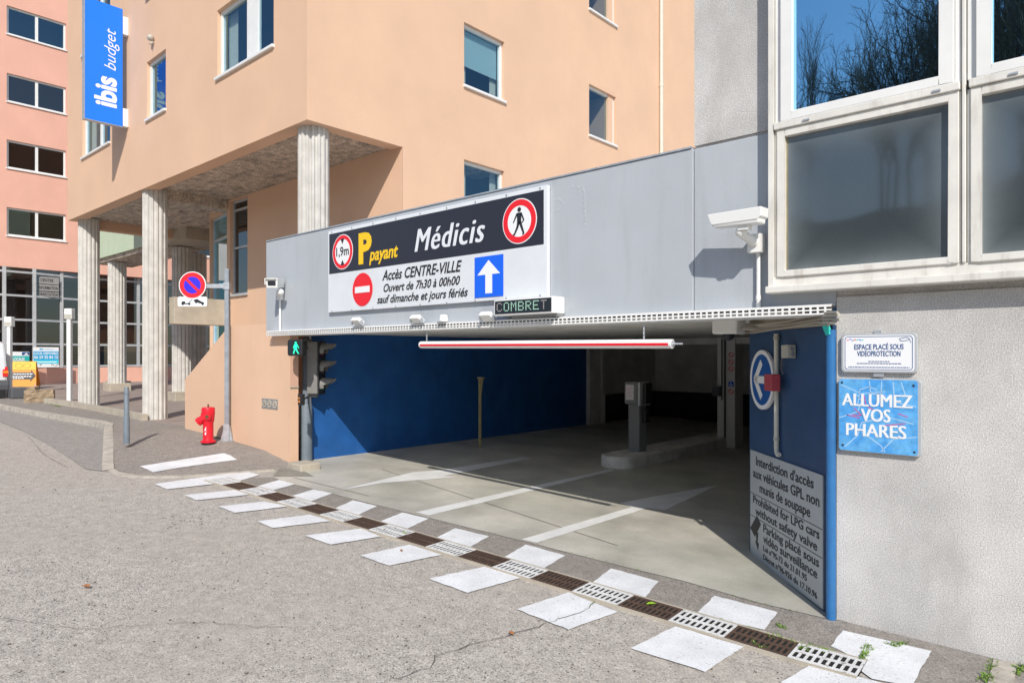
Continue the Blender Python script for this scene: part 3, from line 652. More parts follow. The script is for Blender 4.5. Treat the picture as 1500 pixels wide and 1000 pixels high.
# low concrete edging between the columns
ll = P2([(64, 590), (100, 595), (150, 604), (208, 616)], gs)
b = nb()
for (xa, ya), (xb, yb) in zip(ll, ll[1:]):
    d = Vector((xb-xa, yb-ya)).normalized(); n_ = Vector((d.y, -d.x))*.12
    if n_.y > 0: n_ = -n_
    A = [(xa, ya), (xb, yb), (xb-n_.x, yb-n_.y), (xa-n_.x, ya-n_.y)]; V0 = [b.verts.new((*p, gs(p[0])-.1)) for p in A]; V1 = [b.verts.new((*p, gs(p[0])+.14)) for p in A]
    b.faces.new(V0); b.faces.new(V1)
    for i in range(4): b.faces.new((V0[i], V0[(i+1) % 4], V1[(i+1) % 4], V1[i]))
single('edging_wall', b, 'conc2', 'low mossy concrete edging between the two fluted front columns', 'edging')
# ================================================================== PINK BUILDING + GREEN FOOTBRIDGE
PX = -33.
pk = thing('pink_building', 'salmon pink apartment block with strip windows over a glazed ground floor', 'building', (-36, 4, -1.2))
MP = T((PX, -4, 3.53)) @ RZ(R(90)); HT = [4.78, 7.46, 10.1, 12.78]
hp = [(y0+4, y1+4, z-3.53, z+1.12-3.53) for z in HT for y0, y1 in ((-3.4, -1.4), (1.23, 3.27), (5.0, 7.0), (8.6, 10.6))]
obj('wall', wall(MP, 18, 13, hp), 'pink', pk)
for j, (a, b_, c, d) in enumerate(hp): window(pk, MP @ T((a, 0, c)), b_-a, d-c, split=((b_-a)*.5,), fb=.07, gm='glass' if c > 8 else 'glassdk', blind=.16 if c < 2 else None, curtains=False)
b = nb(); box(b, PX-8, PX-.002, -4, 14, 3.53, 3.60); obj('floor_slab', b, 'pink', pk); b = nb(); box(b, PX-8, PX-.01, -4, 14, 16.4, 16.53); obj('roof', b, 'pink', pk)
b = nb(); box(b, PX-.5, PX-.25, 3.9, 14, -1.4, -.5); 
gy = [(-4+1.02*i) for i in range(18)]
def gx(y):                                                # the glazing bows out on the left
    return PX-.35+(.0 if y > 3.6 else .55*math.sin(max(0, min(1, (3.6-y)/5.2))*math.pi)**.8)
pts = [(gx(y), y) for y in gy]
b.free(); b = nb()
for (xa, ya), (xb, yb) in zip(pts, pts[1:]):
    quad(b, (xa+.04, ya, -1.4), (xb+.04, yb, -1.4), (xb+.04, yb, -.5), (xa+.04, ya, -.5)); quad(b, (xa+.04, ya, -.5), (xb+.04, yb, -.5), (xb-.2, yb, -.5), (xa-.2, ya, -.5))
obj('apron_wall', b, 'pink', pk)
f = nb()
for x, y in pts: box(f, x-.05, x+.06, y-.06, y+.06, -.5, 3.52)
for z in (-.48, .435, 1.40, 2.36, 3.30):
    for (xa, ya), (xb, yb) in zip(pts, pts[1:]):
        v = [f.verts.new(p) for p in ((xa-.04, ya+.06, z), (xb-.04, yb-.06, z), (xb+.05, yb-.06, z), (xa+.05, ya+.06, z))]; v2 = [f.verts.new(p.co+Vector((0, 0, .08))) for p in v]
        f.faces.new(v); f.faces.new(v2)
        for i in range(4): f.faces.new((v[i], v[(i+1) % 4], v2[(i+1) % 4], v2[i]))
fo = obj('shop_window', f, 'steel', pk)
b = nb()
for (xa, ya), (xb, yb) in zip(pts, pts[1:]): quad(b, (xa, ya, -.5), (xb, yb, -.5), (xb, yb, 3.52), (xa, ya, 3.52))
obj('pane', b, 'glassdk', fo)
b = nb(); box(b, PX-4, PX-3.9, -4, 14, -1.3, 3.5); box(b, PX-4, PX-.6, -4, 14, -1.3, -1.2); obj('interior', b, 'room', fo)
b = nb(); box(b, PX-2.2, PX-2.1, 4.4, 7.6, .2, 3.3); obj('partition', b, mat('brown_partition', (.36, .14, .07), .7), fo)
# information strips behind the upper glazing
b = nb(); xx = gx(2.5)+.03
for z in (2.92, 2.62, 2.46, ): pass
for z0, z1 in ((2.95, 3.24), (2.66, 2.92), (2.42, 2.62)): box(b, xx-.004, xx, 2.14, 3.0, z0, z1)
ip = obj('information_panel', b, mat('strip_grey', (.30, .29, .28), .6), fo)
MI = T((xx+.006, 0, 0)) @ RZ(R(90))
for s, x0, x1, z in (('CENTRE', 2.35, 2.8, 3.04), ("D'INFORMATION", 2.18, 2.97, 2.73), ("D'ORIENTATION", 2.18, 2.97, 2.46)):
    t = text(s, x0, x1, z, .12, 0, .01); t.transform(MI); obj('lettering', t, 'ink', ip)
b = nb()
for px in (287, 294.5):
    p = ox(px, 379, PX); lathe(b, [(.11, 0), (.11, .03)], 20); 
b.free(); b = nb()
for px in (287.5, 295.5):
    p = ox(px, 379, PX); cyl(b, p, p+Vector((.05, 0, 0)), .11, n=20)
vo = obj('vent', b, 'swhite', pk); b = nb()
for px in (287.5, 295.5):
    p = ox(px, 379, PX); cyl(b, p+Vector((.051, .02, -.01)), p+Vector((.055, .02, -.01)), .06, n=16)
obj('vent_hole', b, 'ink', vo)
br = thing('footbridge', 'pale green clad footbridge on fluted columns behind the undercroft', 'footbridge', (-27, 4.7, -1.3))
b = nb(); n = 60; xa, xb = -28.9, -22.3; ybr = 3.0
for i in range(n):
    x0 = xa+(xb-xa)*i/n; x1 = xa+(xb-xa)*(i+1)/n-.02; box(b, x0, x1, ybr, ybr+.04, 3.58, 7.2)
box(b, xa, xb, ybr+.025, 4.5, 3.6, 7.2); obj('cladding', b, 'green', br)
b = nb(); box(b, xb+.004, -20.6, ybr+.01, 4.5, 3.46, 7.2); obj('end_wall', b, 'conc2', br)
b = nb(); box(b, xa, xb-.1, ybr+.1, 4.4, 3.45, 3.599); obj('underside', b, 'soffit', br)
for x, y in ((-27.6, 3.45), (-28.9, 3.9), (-22.3, 3.6), (-23.3, 4.5)): column(br, x, y, gs(x)+.12, 3.45, .30, True)
# ================================================================== SIGNS
# --- entrance sign board
es = thing('entrance_sign', 'large car park sign with dark band and white ribbed lower panel on the grey beam', 'sign', (-6.48, -.03, .62))
SX0, SX1, SZ0, SZ1, SZM = -8.50, -4.47, .622, 1.782, 1.168; Y0 = -.055
b = nb(); box(b, SX0, SX1, Y0+.004, -.004, SZ0, SZ1); obj('board', b, 'signwhite', es)
b = nb(); box(b, SX0+.03, SX1-.045, Y0, Y0+.004, SZM, SZ1-.045); box(b, SX0-.001, SX1+.001, -.003, -.001, SZ0, SZ1); obj('dark_panel', b, 'signdark', es)
b = nb(); n = 26; 
for i in range(n):
    z = SZ0+.012+(SZM-SZ0-.02)*i/n; box(b, SX0+.005, SX1-.005, Y0+.0025, Y0+.0035, z, z+(SZM-SZ0-.02)/n-.003)
obj('ribbed_panel', b, 'signwhite', es)
b = nb()
for i in range(9):
    for z in (SZ1-.02, SZ0+.012): cyl(b, (SX0+.1+i*.48, Y0-.004, z), (SX0+.1+i*.48, Y0+.004, z), .011, n=8)
obj('screw', b, 'alu', es)
Y1 = Y0-.003
def disc_sign(par, cx, cz, r, y, inner=.70):
    b = nb(); poly(b, circ(cx, cz, r), y, .003); d = obj('disc', b, 'swhite', par)
    b = nb(); ring(b, cx, cz, r*inner, r*.955, y-.002, .002); obj('ring', b, 'red', d); return d
px_x = lambda px, py: (oy(px, py, Y0).x, oy(px, py, Y0).z)
cx, cz = px_x(502, 369); d = disc_sign(es, cx, cz, .245, Y1, .74)
b = nb(); poly(b, [(cx-.045, cz+.185), (cx+.045, cz+.185), (cx, cz+.11)], Y1-.0025); poly(b, [(cx-.045, cz-.185), (cx+.045, cz-.185), (cx, cz-.11)], Y1-.0025); obj('marker', b, 'ink', d)
obj('lettering', text('1,9m', cx-.15, cx+.15, cz-.05, .12, Y1-.003, .012), 'ink', d)
cx, cz = px_x(761, 324); d = disc_sign(es, cx, cz, .245, Y1, .69); obj('walking_figure', man(nb(), cx, cz-.148, .30, Y1-.003, -1), 'ink', d)
cx, cz = px_x(531, 424); b = nb(); poly(b, circ(cx, cz, .225), Y1, .003); d = obj('no_entry_disc', b, 'red', es); b = nb(); box(b, cx-.165, cx+.165, Y1-.003, Y1-.001, cz-.042, cz+.042); obj('bar', b, 'swhite', d)
(ax, _), (bx, _) = px_x(695.5, 400), px_x(737.5, 400); za, zb = px_x(696, 436.5)[1], px_x(737, 372)[1]
b = nb(); box(b, ax, bx, Y1-.001, Y1+.002, za, zb); d = obj('arrow_panel', b, 'sblue', es); mx = (ax+bx)/2; H = zb-za; b = nb()
poly(b, [(mx-.05, za+.09*H), (mx+.055, za+.09*H), (mx+.055, za+.55*H), (mx+.175, za+.55*H), (mx, za+.90*H), (mx-.175, za+.55*H), (mx-.05, za+.55*H)], Y1-.003); obj('arrow', b, 'swhite', d)
xw = lambda px: oy(px, 400, Y0).x
def stext(s, pa, pb, ybase, cap, m, bold=.0, shear=0., **k):
    z = oy((pa+pb)/2, ybase, Y0).z
    return obj('lettering', text(s, xw(pa), xw(pb), z, cap, Y1, bold, shear, **k), m, es)
z_ = oy(526, 385, Y0).z; obj('lettering', text('P', xw(525.5), xw(544.5), z_, .375, Y1, .045), 'yellow', es)
stext('payant', 541, 583, 379, .165, 'yellow', .022, .22); obj('lettering', text2('Médicis', xw(607.5), xw(710.5), oy(659, 361, Y0).z, .275, Y1, .018, shear=.28, spacing=1.12), 'lgrey', es)
stext('Accès CENTRE-VILLE', 560, 676.5, 403.8, .125, 'ink', .014, .3); stext('Ouvert de 7h30 à 00h00', 562, 674, 422, .10, 'ink', .012, .3); stext('sauf dimanche et jours fériés', 552.5, 685.5, 439, .10, 'ink', .012, .3)
# --- LED display
a, c = oy(723.5, 462, -.2), oy(810, 432.5, -.2)
ld = thing('message_display', 'black LED message display in a white housing below the blue arrow sign', 'display', (-5, -.1, a.z))
z0, z1 = oy(767, 460.5, -.2).z, oy(767, 436.5, -.2).z
b = nb(); box(b, a.x, c.x, -.2, -.004, z0, z1); obj('housing', b, 'wpaint', ld, bevel=.008)
b = nb(); box(b, a.x+.02, c.x-.02, -.206, -.199, z0+.018, z1-.014); sc = obj('screen', b, 'ledbox', ld)
b = nb(); box(b, a.x+.2, c.x+.0, -.12, -.03, z0-.03, z0-.001); obj('bracket', b, 'machine', ld)
F5 = {'C': '01110100011000010000100001000101110', 'O': '01110100011000110001100011000101110', 'M': '10001110111010110101100011000110001', 'B': '11110100011000111110100011000111110', 'R': '11110100011000111110101001001010001', 'E': '11111100001000011110100001000011111', 'T': '11111001000010000100001000010000100'}
word = 'COMBRET'; sw = (c.x-a.x-.10); p_ = sw/(len(word)*6.4); ph = (z1-z0-.06)/8
for k, chx in enumerate(word):
    lt = nb()
    for j in range(7):
        for i in range(5):
            if F5[chx][j*5+i] == '1':
                x = a.x+.05+(k*6.4+i)*p_; z = z1-.032-(j+.5)*ph; box(lt, x, x+p_*.66, -.2085, -.2065, z-ph*.33, z+ph*.33)
    obj('lit_letter', lt, 'leddim' if k in (0, 6) else 'led', sc)

# --- blade sign of the hotel
XB = -17.26
bs = thing('blade_sign', 'tall bright blue projecting hotel sign with white vertical lettering', 'sign', (XB, -.2, 5.3), R(90))
bz0, bz1, by0, by1 = 5.31, 8.03, -.60, .18
lx = lambda Y: Y+.2                                      # local x = world Y + .2, local z = world z - 5.3
b = nb(); box(b, lx(by0), lx(by1), -.0, .13, 0, bz1-bz0); obj('panel', b, 'ibis', bs, world=False, bevel=.006)
b = nb(); box(b, lx(by0)-.012, lx(by0)+.0, -.006, .136, -.012, bz1-bz0+.012); box(b, lx(by0), lx(by1), -.006, .136, -.012, -.001); obj('edge_trim', b, 'alu', bs, world=False)
b = nb()
for z in (.02, 2.15): box(b, lx(by1)+.001, lx(HY)-.001, .01, .12, z, z+.42)
obj('bracket', b, 'wpaint', bs, world=False, bevel=.01)
def vtext(s, zA, zB, xb, cap, bold, shear=0):             # lettering that reads upwards
    t = text(s, zA, zB, 0, cap, -.003, bold, shear)
    for v in t.verts: v.co = Vector((xb-v.co.z, v.co.y, v.co.x))
    return t
obj('lettering', vtext('ibis', .38, 1.06, lx(.03), .42, .035), 'swhite', bs, world=False)
obj('lettering', vtext('budget', 1.24, 2.17, lx(.03), .24, -.005, .28), 'swhite', bs, world=False)
# --- wall signs on the right
YS = -.035
vs_ = thing('video_sign', 'white rounded video protection notice above the blue headlights sign', 'sign', (-1.35, YS, -.125))
b = nb(); poly(b, rrect(-1.602, -1.092, -.125, .165, .03), YS, .03); obj('plate', b, 'platel', vs_, bevel=.004)
b = nb(); poly(b, rrect(-1.585, -1.11, -.112, .152, .024), YS-.003, .003); pl = obj('face', b, 'swhite', vs_)
b = nb(); A_ = rrect(-1.575, -1.12, -.104, .144, .02); B_ = rrect(-1.571, -1.124, -.1, .14, .018)
for i in range(len(A_)): poly(b, [A_[i], A_[(i+1) % len(A_)], B_[(i+1) % len(A_)], B_[i]], YS-.0045, .0015)
obj('border', b, 'navy', pl)
obj('lettering', text('ESPACE PLACÉ SOUS', -1.508, -1.178, .048, .037, YS-.005, .012, th=.002), 'navy', pl); obj('lettering', text('VIDÉOPROTECTION', -1.488, -1.198, -.002, .037, YS-.005, .012, th=.002), 'navy', pl)
b = nb()
for z, x0, x1 in ((-.045, -1.41, -1.27), (-.06, -1.49, -1.19), (-.088, -1.55, -1.14)):
    x = x0
    while x < x1: w_ = random.uniform(.008, .022); box(b, x, min(x+w_, x1), YS-.0045, YS-.003, z, z+.006); x += w_+.004
obj('small_print', b, 'navy', pl)
for i, k in enumerate(('red', 'sblue', 'navy', 'red', 'tape', 'sblue', 'tape')):
    b = nb(); x = -1.56+i*.017; seg(b, (x, .118+.006*(i % 2)), (x+.014, .114+.005*((i+1) % 3)), .007, .004, YS-.0045, .0015); obj('logo', b, k, pl)
b = nb(); L = [(-1.205, .124), (-1.16, .133), (-1.14, .122), (-1.15, .112), (-1.195, .106), (-1.205, .124)]
seg(b, (-1.14, .118), (-1.132, .095), .003, .003, YS-.0045, .0015)
for p, q_ in zip(L, L[1:]): seg(b, p, q_, .004, .004, YS-.0045, .0015)
obj('camera_symbol', b, 'navy', pl)
b = nb(); box(b, -1.375, -1.33, YS+.01, -.001, .166, .19); box(b, -1.38, -1.31, YS+.01, -.001, -.155, -.1255); obj('bracket', b, 'alu', vs_)
hs = thing('headlights_sign', 'square blue map sign telling drivers to switch on headlights on the grey wall', 'sign', (-1.35, YS, -.72))
b = nb(); poly(b, rrect(-1.622, -1.065, -.722, -.17, .03), YS, .03); obj('plate', b, 'platel', hs, bevel=.004)
b = nb(); poly(b, rrect(-1.616, -1.088, -.716, -.176, .022), YS-.003, .003); pl = obj('face', b, 'mapblue', hs)
hx = lambda u: -1.616+.528*u; hz = lambda v: -.176-.54*v
for m_, LL, w_ in (('lgrey', [((.0, .55), (.25, .45), (.3, .3), (.22, .2)), ((.4, .02), (.42, .2), (.55, .2), (.56, .02)), ((.02, .08), (.3, .2), (.6, .16)), ((.08, .95), (.25, .78), (.3, .6), (.62, .5), (.95, .58)), ((.7, .03), (.72, .3), (.98, .35)), ((.55, .98), (.7, .8), (.98, .75)), ((.3, .72), (.55, .9), (.6, .98)), ((.8, .03), (.85, .2)), ((.25, .35), (.28, .14), (.4, .1), (.5, .14))], .006),
                   ('red', [((.33, .22), (.36, .36), (.46, .42)), ((.2, .4), (.3, .5), (.18, .5)), ((.5, .2), (.6, .22)), ((.72, .22), (.72, .32)), ((.76, .45), (.88, .49)), ((.6, .62), (.72, .6), (.85, .58)), ((.1, .5), (.28, .54))], .007)):
    b = nb()
    for pl_ in LL:
        for p, q_ in zip(pl_, pl_[1:]): seg(b, (hx(p[0]), hz(p[1])), (hx(q_[0]), hz(q_[1])), w_, w_, YS-.0038, .0008)
    obj('map_lines', b, mat('map_'+m_, (.42, .62, .80) if m_ == 'lgrey' else (.55, .10, .30), .5), pl)
for s, u0, u1, v in (('ALLUMEZ', .04, .94, .37), ('VOS', .29, .67, .575), ('PHARES', .095, .865, .785)):
    obj('lettering', text2(s, hx(u0), hx(u1), hz(v), .092, YS-.006, .007, th=.002), 'swhite', pl)
b = nb()
for u, v in ((.04, .05), (.95, .07), (.05, .93), (.96, .95)): cyl(b, (hx(u), YS-.006, hz(v)), (hx(u), YS, hz(v)), .008, n=10)
obj('screw', b, 'ink', hs)
# --- things on the splayed wall (local x from far end, z up, -y outwards)
def pthing(name, label, cat, px, py, group=None):
    x, z = onp(px, py); q_ = PF+PD*x; return thing(name, label, cat, (q_.x, q_.y, z), ANG, group), x, z
t, x_, z_ = pthing('warning_panel', 'grey metal panel of black parking rules at the foot of the blue wall', 'sign', 1155, 850)
xa, xb = onp(1101.5, 700)[0]-x_, onp(1208, 700)[0]-x_; zt, zb_ = -.945-z_, -2.0-z_
b = nb(); box(b, xa, xb, -.016, -.002, zb_, zt); bd = obj('plate', b, 'platel', t, world=False)
Wd = xb-xa; Hh = zt-zb_; b = nb()
for v in (.405, .62): box(b, xa+.004, xb-.004, -.0175, -.0162, zt-Hh*v-.003, zt-Hh*v+.003)
obj('joint', b, 'ink', bd, world=False)
for s, u0, u1, v, cap in (('Interdiction d’accès', .10, .90, .125, .085), ("aux véhicules GPL non", .05, .965, .245, .085), ('munis de soupape', .16, .86, .36, .085), ('Prohibited for LPG cars', .05, .965, .49, .075), ('without safety valve', .09, .94, .59, .075), ('Parking placé sous', .22, .96, .705, .075), ('vidéo surveillance', .22, .94, .80, .075), ('Loi n°95-73 du 21.01.95', .22, .82, .875, .05), ('Décret n°96-926 du 17.10.96', .22, .94, .955, .05)):
    obj('lettering', text(s.replace('’', "'"), xa+Wd*u0, xa+Wd*u1, zt-Hh*v, cap, -.0185, .014, th=.002), 'ink', bd, world=False)
b = nb(); cx, cz = xa+Wd*.10, zt-Hh*.70; poly(b, [(cx-.15, cz-.05), (cx+.02, cz+.11), (cx+.12, cz+.05), (cx-.03, cz-.11)], -.0185); seg(b, (cx+.03, cz-.05), (cx+.02, cz-.15), .05, .03, -.0185); poly(b, [(cx-.02, cz-.15), (cx+.07, cz-.15), (cx+.05, cz-.22)], -.0185); obj('camera_symbol', b, 'ink', bd, world=False)
t, x_, z_ = pthing('direction_sign', 'round blue sign with white arrow pointing left on the splayed wall', 'traffic sign', 1121, 556)
b = nb(); poly(b, circ(0, 0, .275), -.035, .02); dsk = obj('disc', b, 'sblue' if 0 else mat('mandatory_blue', (.012, .10, .36), .4), t, world=False)
b = nb(); ring(b, 0, 0, .245, .285, -.038, .028); obj('rim', b, 'swhite', dsk, world=False)
b = nb(); seg(b, (-.14, 0), (.19, 0), .07, .07, -.038); seg(b, (-.17, -.012), (.0, .17), .07, .07, -.038); seg(b, (-.17, .012), (.0, -.17), .07, .07, -.038); obj('arrow', b, 'swhite', dsk, world=False)
t, x_, z_ = pthing('wall_conduit', 'cream plastic conduit running down beside the blue arrow sign', 'conduit', 1142, 660)
zt = onp(1142, 489)[1]-z_; b = nb(); tube(b, [(0, -.03, zt), (0, -.03, .02)], .021, 12); tube(b, [(0, -.03, .02), (.01, -.032, -.01), (.04, -.034, -.03), (.07, -.032, -.025)], .02, 10); po = obj('pipe', b, 'cream', t, world=False, smooth=True)
b = nb()
for f in (.12, .62, .98): cyl(b, (0, -.03, zt*f), (0, -.03, zt*f-.035), .027, n=12)
obj('clip', b, 'gbox', t, world=False)
t, x_, z_ = pthing('junction_box', 'small grey junction box with switches beside the conduit', 'junction box', 1162, 515); b = nb(); box(b, -.07, .06, -.08, -.002, -.055, .06); obj('case', b, 'gbox', t, world=False, bevel=.008)
b = nb(); 
for z in (.025, -.025): cyl(b, (.061, -.04, z), (.085, -.04, z), .016, n=10)
obj('gland', b, 'machine', t, world=False)
b = nb(); tube(b, [(-.07, -.04, -.03), (-.13, -.04, -.06), (-.17, -.035, -.14), (-.14, -.03, -.20)], .008, 6); obj('cable', b, 'grplastic', t, world=False, smooth=True)
t, x_, z_ = pthing('alarm_box', 'small red alarm box fixed across the cream conduit', 'alarm box', 1146, 560); b = nb(); box(b, -.075, .085, -.14, -.052, -.075, .075); obj('case', b, 'redbox', t, world=False, bevel=.008)
b = nb(); box(b, -.085, -.076, -.12, -.07, -.05, .0); obj('lens', b, 'ink', t, world=False)
# cables and tape at the top of the flank
b = nb()
for k, (dz, r_) in enumerate(((.0, .011), (.026, .013), (.05, .009), (-.018, .008))):
    P_ = [PF+PD*(-.25), PF+PD*.3, PF+PD*1.0, PF+PD*1.6, PF+PD*1.9]
    L = [(p.x-.035-.01*k, p.y-.03, .262+dz+.02*math.sin(i*1.7+k)) for i, p in enumerate(P_)]; L += [(PA.x-.03, PA.y-.07, .25+dz+.03), (PA.x+.0, PA.y-.06, .20+dz)]
    tube(b, L, r_, 8)
single('cable_bundle', b, 'cable', 'loose bundle of pale cables running under the lintel above the blue wall', 'cables', smooth=True)
b = nb(); cyl(b, (PA.x-.02, PA.y-.052, .235), (PA.x+.004, PA.y-.045, .165), .026, .026, 10); single('tape_wrap', b, 'tape', 'turquoise tape wrapped round the top of the bright blue corner post', 'tape')
# ================================================================== CAMERAS, LAMPS, BARS ON THE BEAM
# --- large white camera (right)
cc = thing('security_camera', 'large white surveillance camera in a housing on the grey beam beside the window', 'security camera', (-2.32, -.15, .39), 0, 'cameras on the beam')
cw = Vector((-2.315, -.27, 1.10)); MCc = T(cw) @ RZ(R(-4)) @ Matrix.Rotation(R(2.5), 4, 'Y') @ Matrix.Diagonal((.74, 1.05, 1.2, 1))
b = nb(); box(b, -.27, .28, -.055, .055, -.045, .04, MCc); obj('housing', b, 'cctv', cc, bevel=.014)
b = nb(); v = [( -.33, .046), (-.29, -.01), (-.27, -.03), (.26, -.02), (.30, .0), (.30, .062)]
A_ = [b.verts.new(MCc @ Vector((p[0], -.062, p[1]))) for p in v]; B_ = [b.verts.new(MCc @ Vector((p[0], .062, p[1]))) for p in v]; b.faces.new(A_); b.faces.new(B_)
for i in range(len(v)): b.faces.new((A_[i], B_[i], B_[(i+1) % 6], A_[(i+1) % 6]))
obj('sunshield', b, 'cctv', cc, bevel=.006)
b = nb(); box(b, -.276, -.271, -.04, .04, -.035, .025, MCc); obj('lens', b, 'ink', cc)
b = nb(); box(b, .02, .14, -.03, .03, -.075, -.046, MCc); bmesh.ops.create_uvsphere(b, u_segments=14, v_segments=8, radius=.045, matrix=T((-2.30, -.25, 1.0))); cyl(b, (-2.30, -.25, .99), (-2.25, -.10, .93), .035, .04, 12); box(b, -2.31, -2.20, -.10, -.004, .85, 1.0); obj('bracket', b, 'cctv', cc, smooth=True)
b = nb(); tube(b, [(-2.245, -.03, .86), (-2.245, -.03, .40)], .017, 10); tube(b, [(-2.245, -.03, .50), (-2.245, -.03, .46)], .022, 10); obj('conduit', b, 'wpaint', cc, smooth=True)
# --- left camera, seen end on
q = oy(398, 415, -.32); cc = thing('security_camera', 'small white surveillance camera at the left end of the grey beam', 'security camera', (q.x+.1, -.15, .39), 0, 'cameras on the beam')
dirv = Vector((.667, -.745, -.12)).normalized(); ML = T(q) @ dirv.to_track_quat('-Y', 'Z').to_matrix().to_4x4()
b = nb(); box(b, -.085, .085, -.0, .32, -.07, .065, ML); obj('housing', b, 'cctv', cc, bevel=.012)
b = nb(); box(b, -.095, .095, -.03, .30, .066, .078, ML); box(b, -.097, -.0855, -.03, .30, -.02, .066, ML); box(b, .0855, .097, -.03, .30, -.02, .066, ML); obj('sunshield', b, 'cctv', cc)
b = nb(); box(b, -.06, .06, -.004, -.0, -.035, .04, ML); obj('lens', b, 'ink', cc)
b = nb(); p = q+Vector((-.02, .16, -.12)); bmesh.ops.create_uvsphere(b, u_segments=12, v_segments=8, radius=.05, matrix=T(p)); w2 = oy(412, 432, -.01); cyl(b, p, (w2.x, -.06, w2.z), .03, .03, 10); box(b, w2.x-.06, w2.x+.06, -.06, -.004, w2.z-.08, w2.z+.08); obj('bracket', b, 'cctv', cc, smooth=True)
b = nb(); tube(b, [(w2.x, -.03, w2.z-.08), (w2.x, -.03, .40)], .018, 10); obj('conduit', b, 'wpaint', cc, smooth=True)
# --- small floodlights on the tray
for px, py, lab in ((523, 471, 'small white floodlight on the cable tray below the no entry disc'), (610, 468, 'small white floodlight on the cable tray below the middle of the sign'), (713, 464, 'small white floodlight on the cable tray just left of the message display')):
    q = oy(px, py, -.14); t = thing('floodlight', lab, 'floodlight', (q.x, -.1, .39), 0, 'floodlights under the sign')
    MT = T((q.x, -.13, q.z+.005)) @ Matrix.Rotation(R(-38), 4, 'X')
    b = nb(); box(b, -.085, .085, -.055, .055, -.03, .03, MT); obj('case', b, 'cctv', t, bevel=.01)
    b = nb(); box(b, -.07, .07, -.045, .045, .031, .035, MT); obj('lens', b, 'platel', t)
    b = nb(); box(b, -.10, -.087, -.02, .02, -.05, .01, MT); box(b, .087, .10, -.02, .02, -.05, .01, MT); box(b, q.x-.10, q.x+.10, -.12, -.023, .396, .406); obj('bracket', b, 'alu', t)
q = oy(650, 467, -.08); t = thing('motion_sensor', 'small round white sensor on the cable tray between two floodlights', 'sensor', (q.x, -.08, .39))
b = nb(); cyl(b, (q.x, -.08, q.z-.035), (q.x, -.08, q.z+.05), .06, .045, 14); obj('case', b, 'cctv', t, bevel=.01, smooth=True)
b = nb(); box(b, q.x-.06, q.x+.06, -.135, -.05, q.z-.06, q.z-.036); obj('base', b, 'machine', t)
# --- height bar on chains
hb = thing('height_bar', 'white height limit bar with red stripe hanging from chains below the beam', 'height barrier', (-4.8, -.04, .07))
e0, e1 = oy(617, 505, -.04), oy(985, 503.5, -.04); d_ = (e1-e0).normalized()
b = nb(); cyl(b, e0, e1, .043, n=24); obj('bar', b, 'wpaint', hb, smooth=True)
b = nb()
for k in range(5):
    a0 = R(-24+k*7); a1 = R(-24+(k+1)*7)
    A_ = [Vector((0, -math.cos(a)*.0438, math.sin(a)*.0438)) for a in (a0, a1)]
    quad(b, e0+d_*.02+A_[0], e1-d_*.02+A_[0], e1-d_*.02+A_[1], e0+d_*.02+A_[1])
obj('stripe', b, 'red', hb, smooth=True)
b = nb(); cyl(b, e1, e1+d_*.006, .03, n=16); cyl(b, e1+d_*.006, e1+d_*.10, .008, n=8); obj('end_cap', b, 'platel', hb)
for f in (.03, .915):
    b = nb(); p = e0+d_*((e1-e0).length*f)
    n = 7; zt = .30
    for i in range(n):
        z = p.z+.04+(zt-p.z-.04)*(i+.5)/n; r_ = (zt-p.z-.04)/n*.62
        for s in range(10):
            a0, a1 = 2*math.pi*s/10, 2*math.pi*(s+1)/10
            f_ = lambda a: Vector((math.sin(a)*r_*.55 if i % 2 else 0, 0 if i % 2 else math.sin(a)*r_*.55, math.cos(a)*r_))+Vector((p.x, p.y+.0, z))
            cyl(b, f_(a0), f_(a1), .0035, n=5, caps=False)
    obj('chain', b, 'alu', hb)
# --- dome camera under the ceiling near the flank
q = oy(1067, 482, .9); t = thing('dome_camera', 'white dome camera hanging under the ceiling beside the blue wall', 'security camera', (q.x, .9, q.z-.1))
b = nb(); box(b, q.x-.13, q.x+.13, .8, 1.02, q.z-.05, .369); obj('housing', b, 'cctv', t, bevel=.02)
b = nb(); bmesh.ops.create_uvsphere(b, u_segments=16, v_segments=10, radius=.06, matrix=T((q.x, .9, q.z-.055))); obj('dome', b, 'ink', t, smooth=True)
b = nb(); tube(b, [(q.x+.13, .9, q.z), (q.x+.4, .95, q.z-.01)], .015); obj('cable', b, 'cable', t)
# ================================================================== INSIDE THE GARAGE
isl = thing('kerb_island', 'long concrete island with worn rounded nose carrying the ticket machine', 'island', (-6.3, 6, -1.86))
b = nb(); n = 12; pr = [(-6.0, 8.4), (-6.62, 8.4)]+[(-6.31+.31*math.cos(math.pi+math.pi*i/n), 4.18+.31*math.sin(math.pi+math.pi*i/n)) for i in range(n+1)]
V0 = [b.verts.new((*p, -2.0)) for p in pr]; V1 = [b.verts.new((*p, -1.66)) for p in pr]; b.faces.new(V0); b.faces.new(V1)
for i in range(len(pr)): b.faces.new((V0[i], V0[(i+1) % len(pr)], V1[(i+1) % len(pr)], V1[i]))
obj('kerb', b, mat('pale_concrete', (.74, .71, .65), .85, var=.15, vs=4, fine=.1, fs=50, stain=.5, ss=(3, 3, 3), stcol=(.25, .23, .2)), isl, bevel=.025)
tm = thing('ticket_machine', 'dark grey ticket machine with rounded head on the concrete island', 'ticket machine', (-6.30, 4.75, -1.66))
b = nb(); box(b, -6.42, -6.20, 4.62, 4.86, -1.659, -.84); obj('pedestal', b, 'machine', tm, bevel=.01)
b = nb(); box(b, -6.47, -6.21, 4.56, 4.92, -.839, -.45); obj('head', b, 'machine', tm, bevel=.03)
b = nb(); box(b, -6.205, -6.15, 4.56, 4.92, -.86, -.45); obj('cover', b, 'platel', tm, bevel=.02)
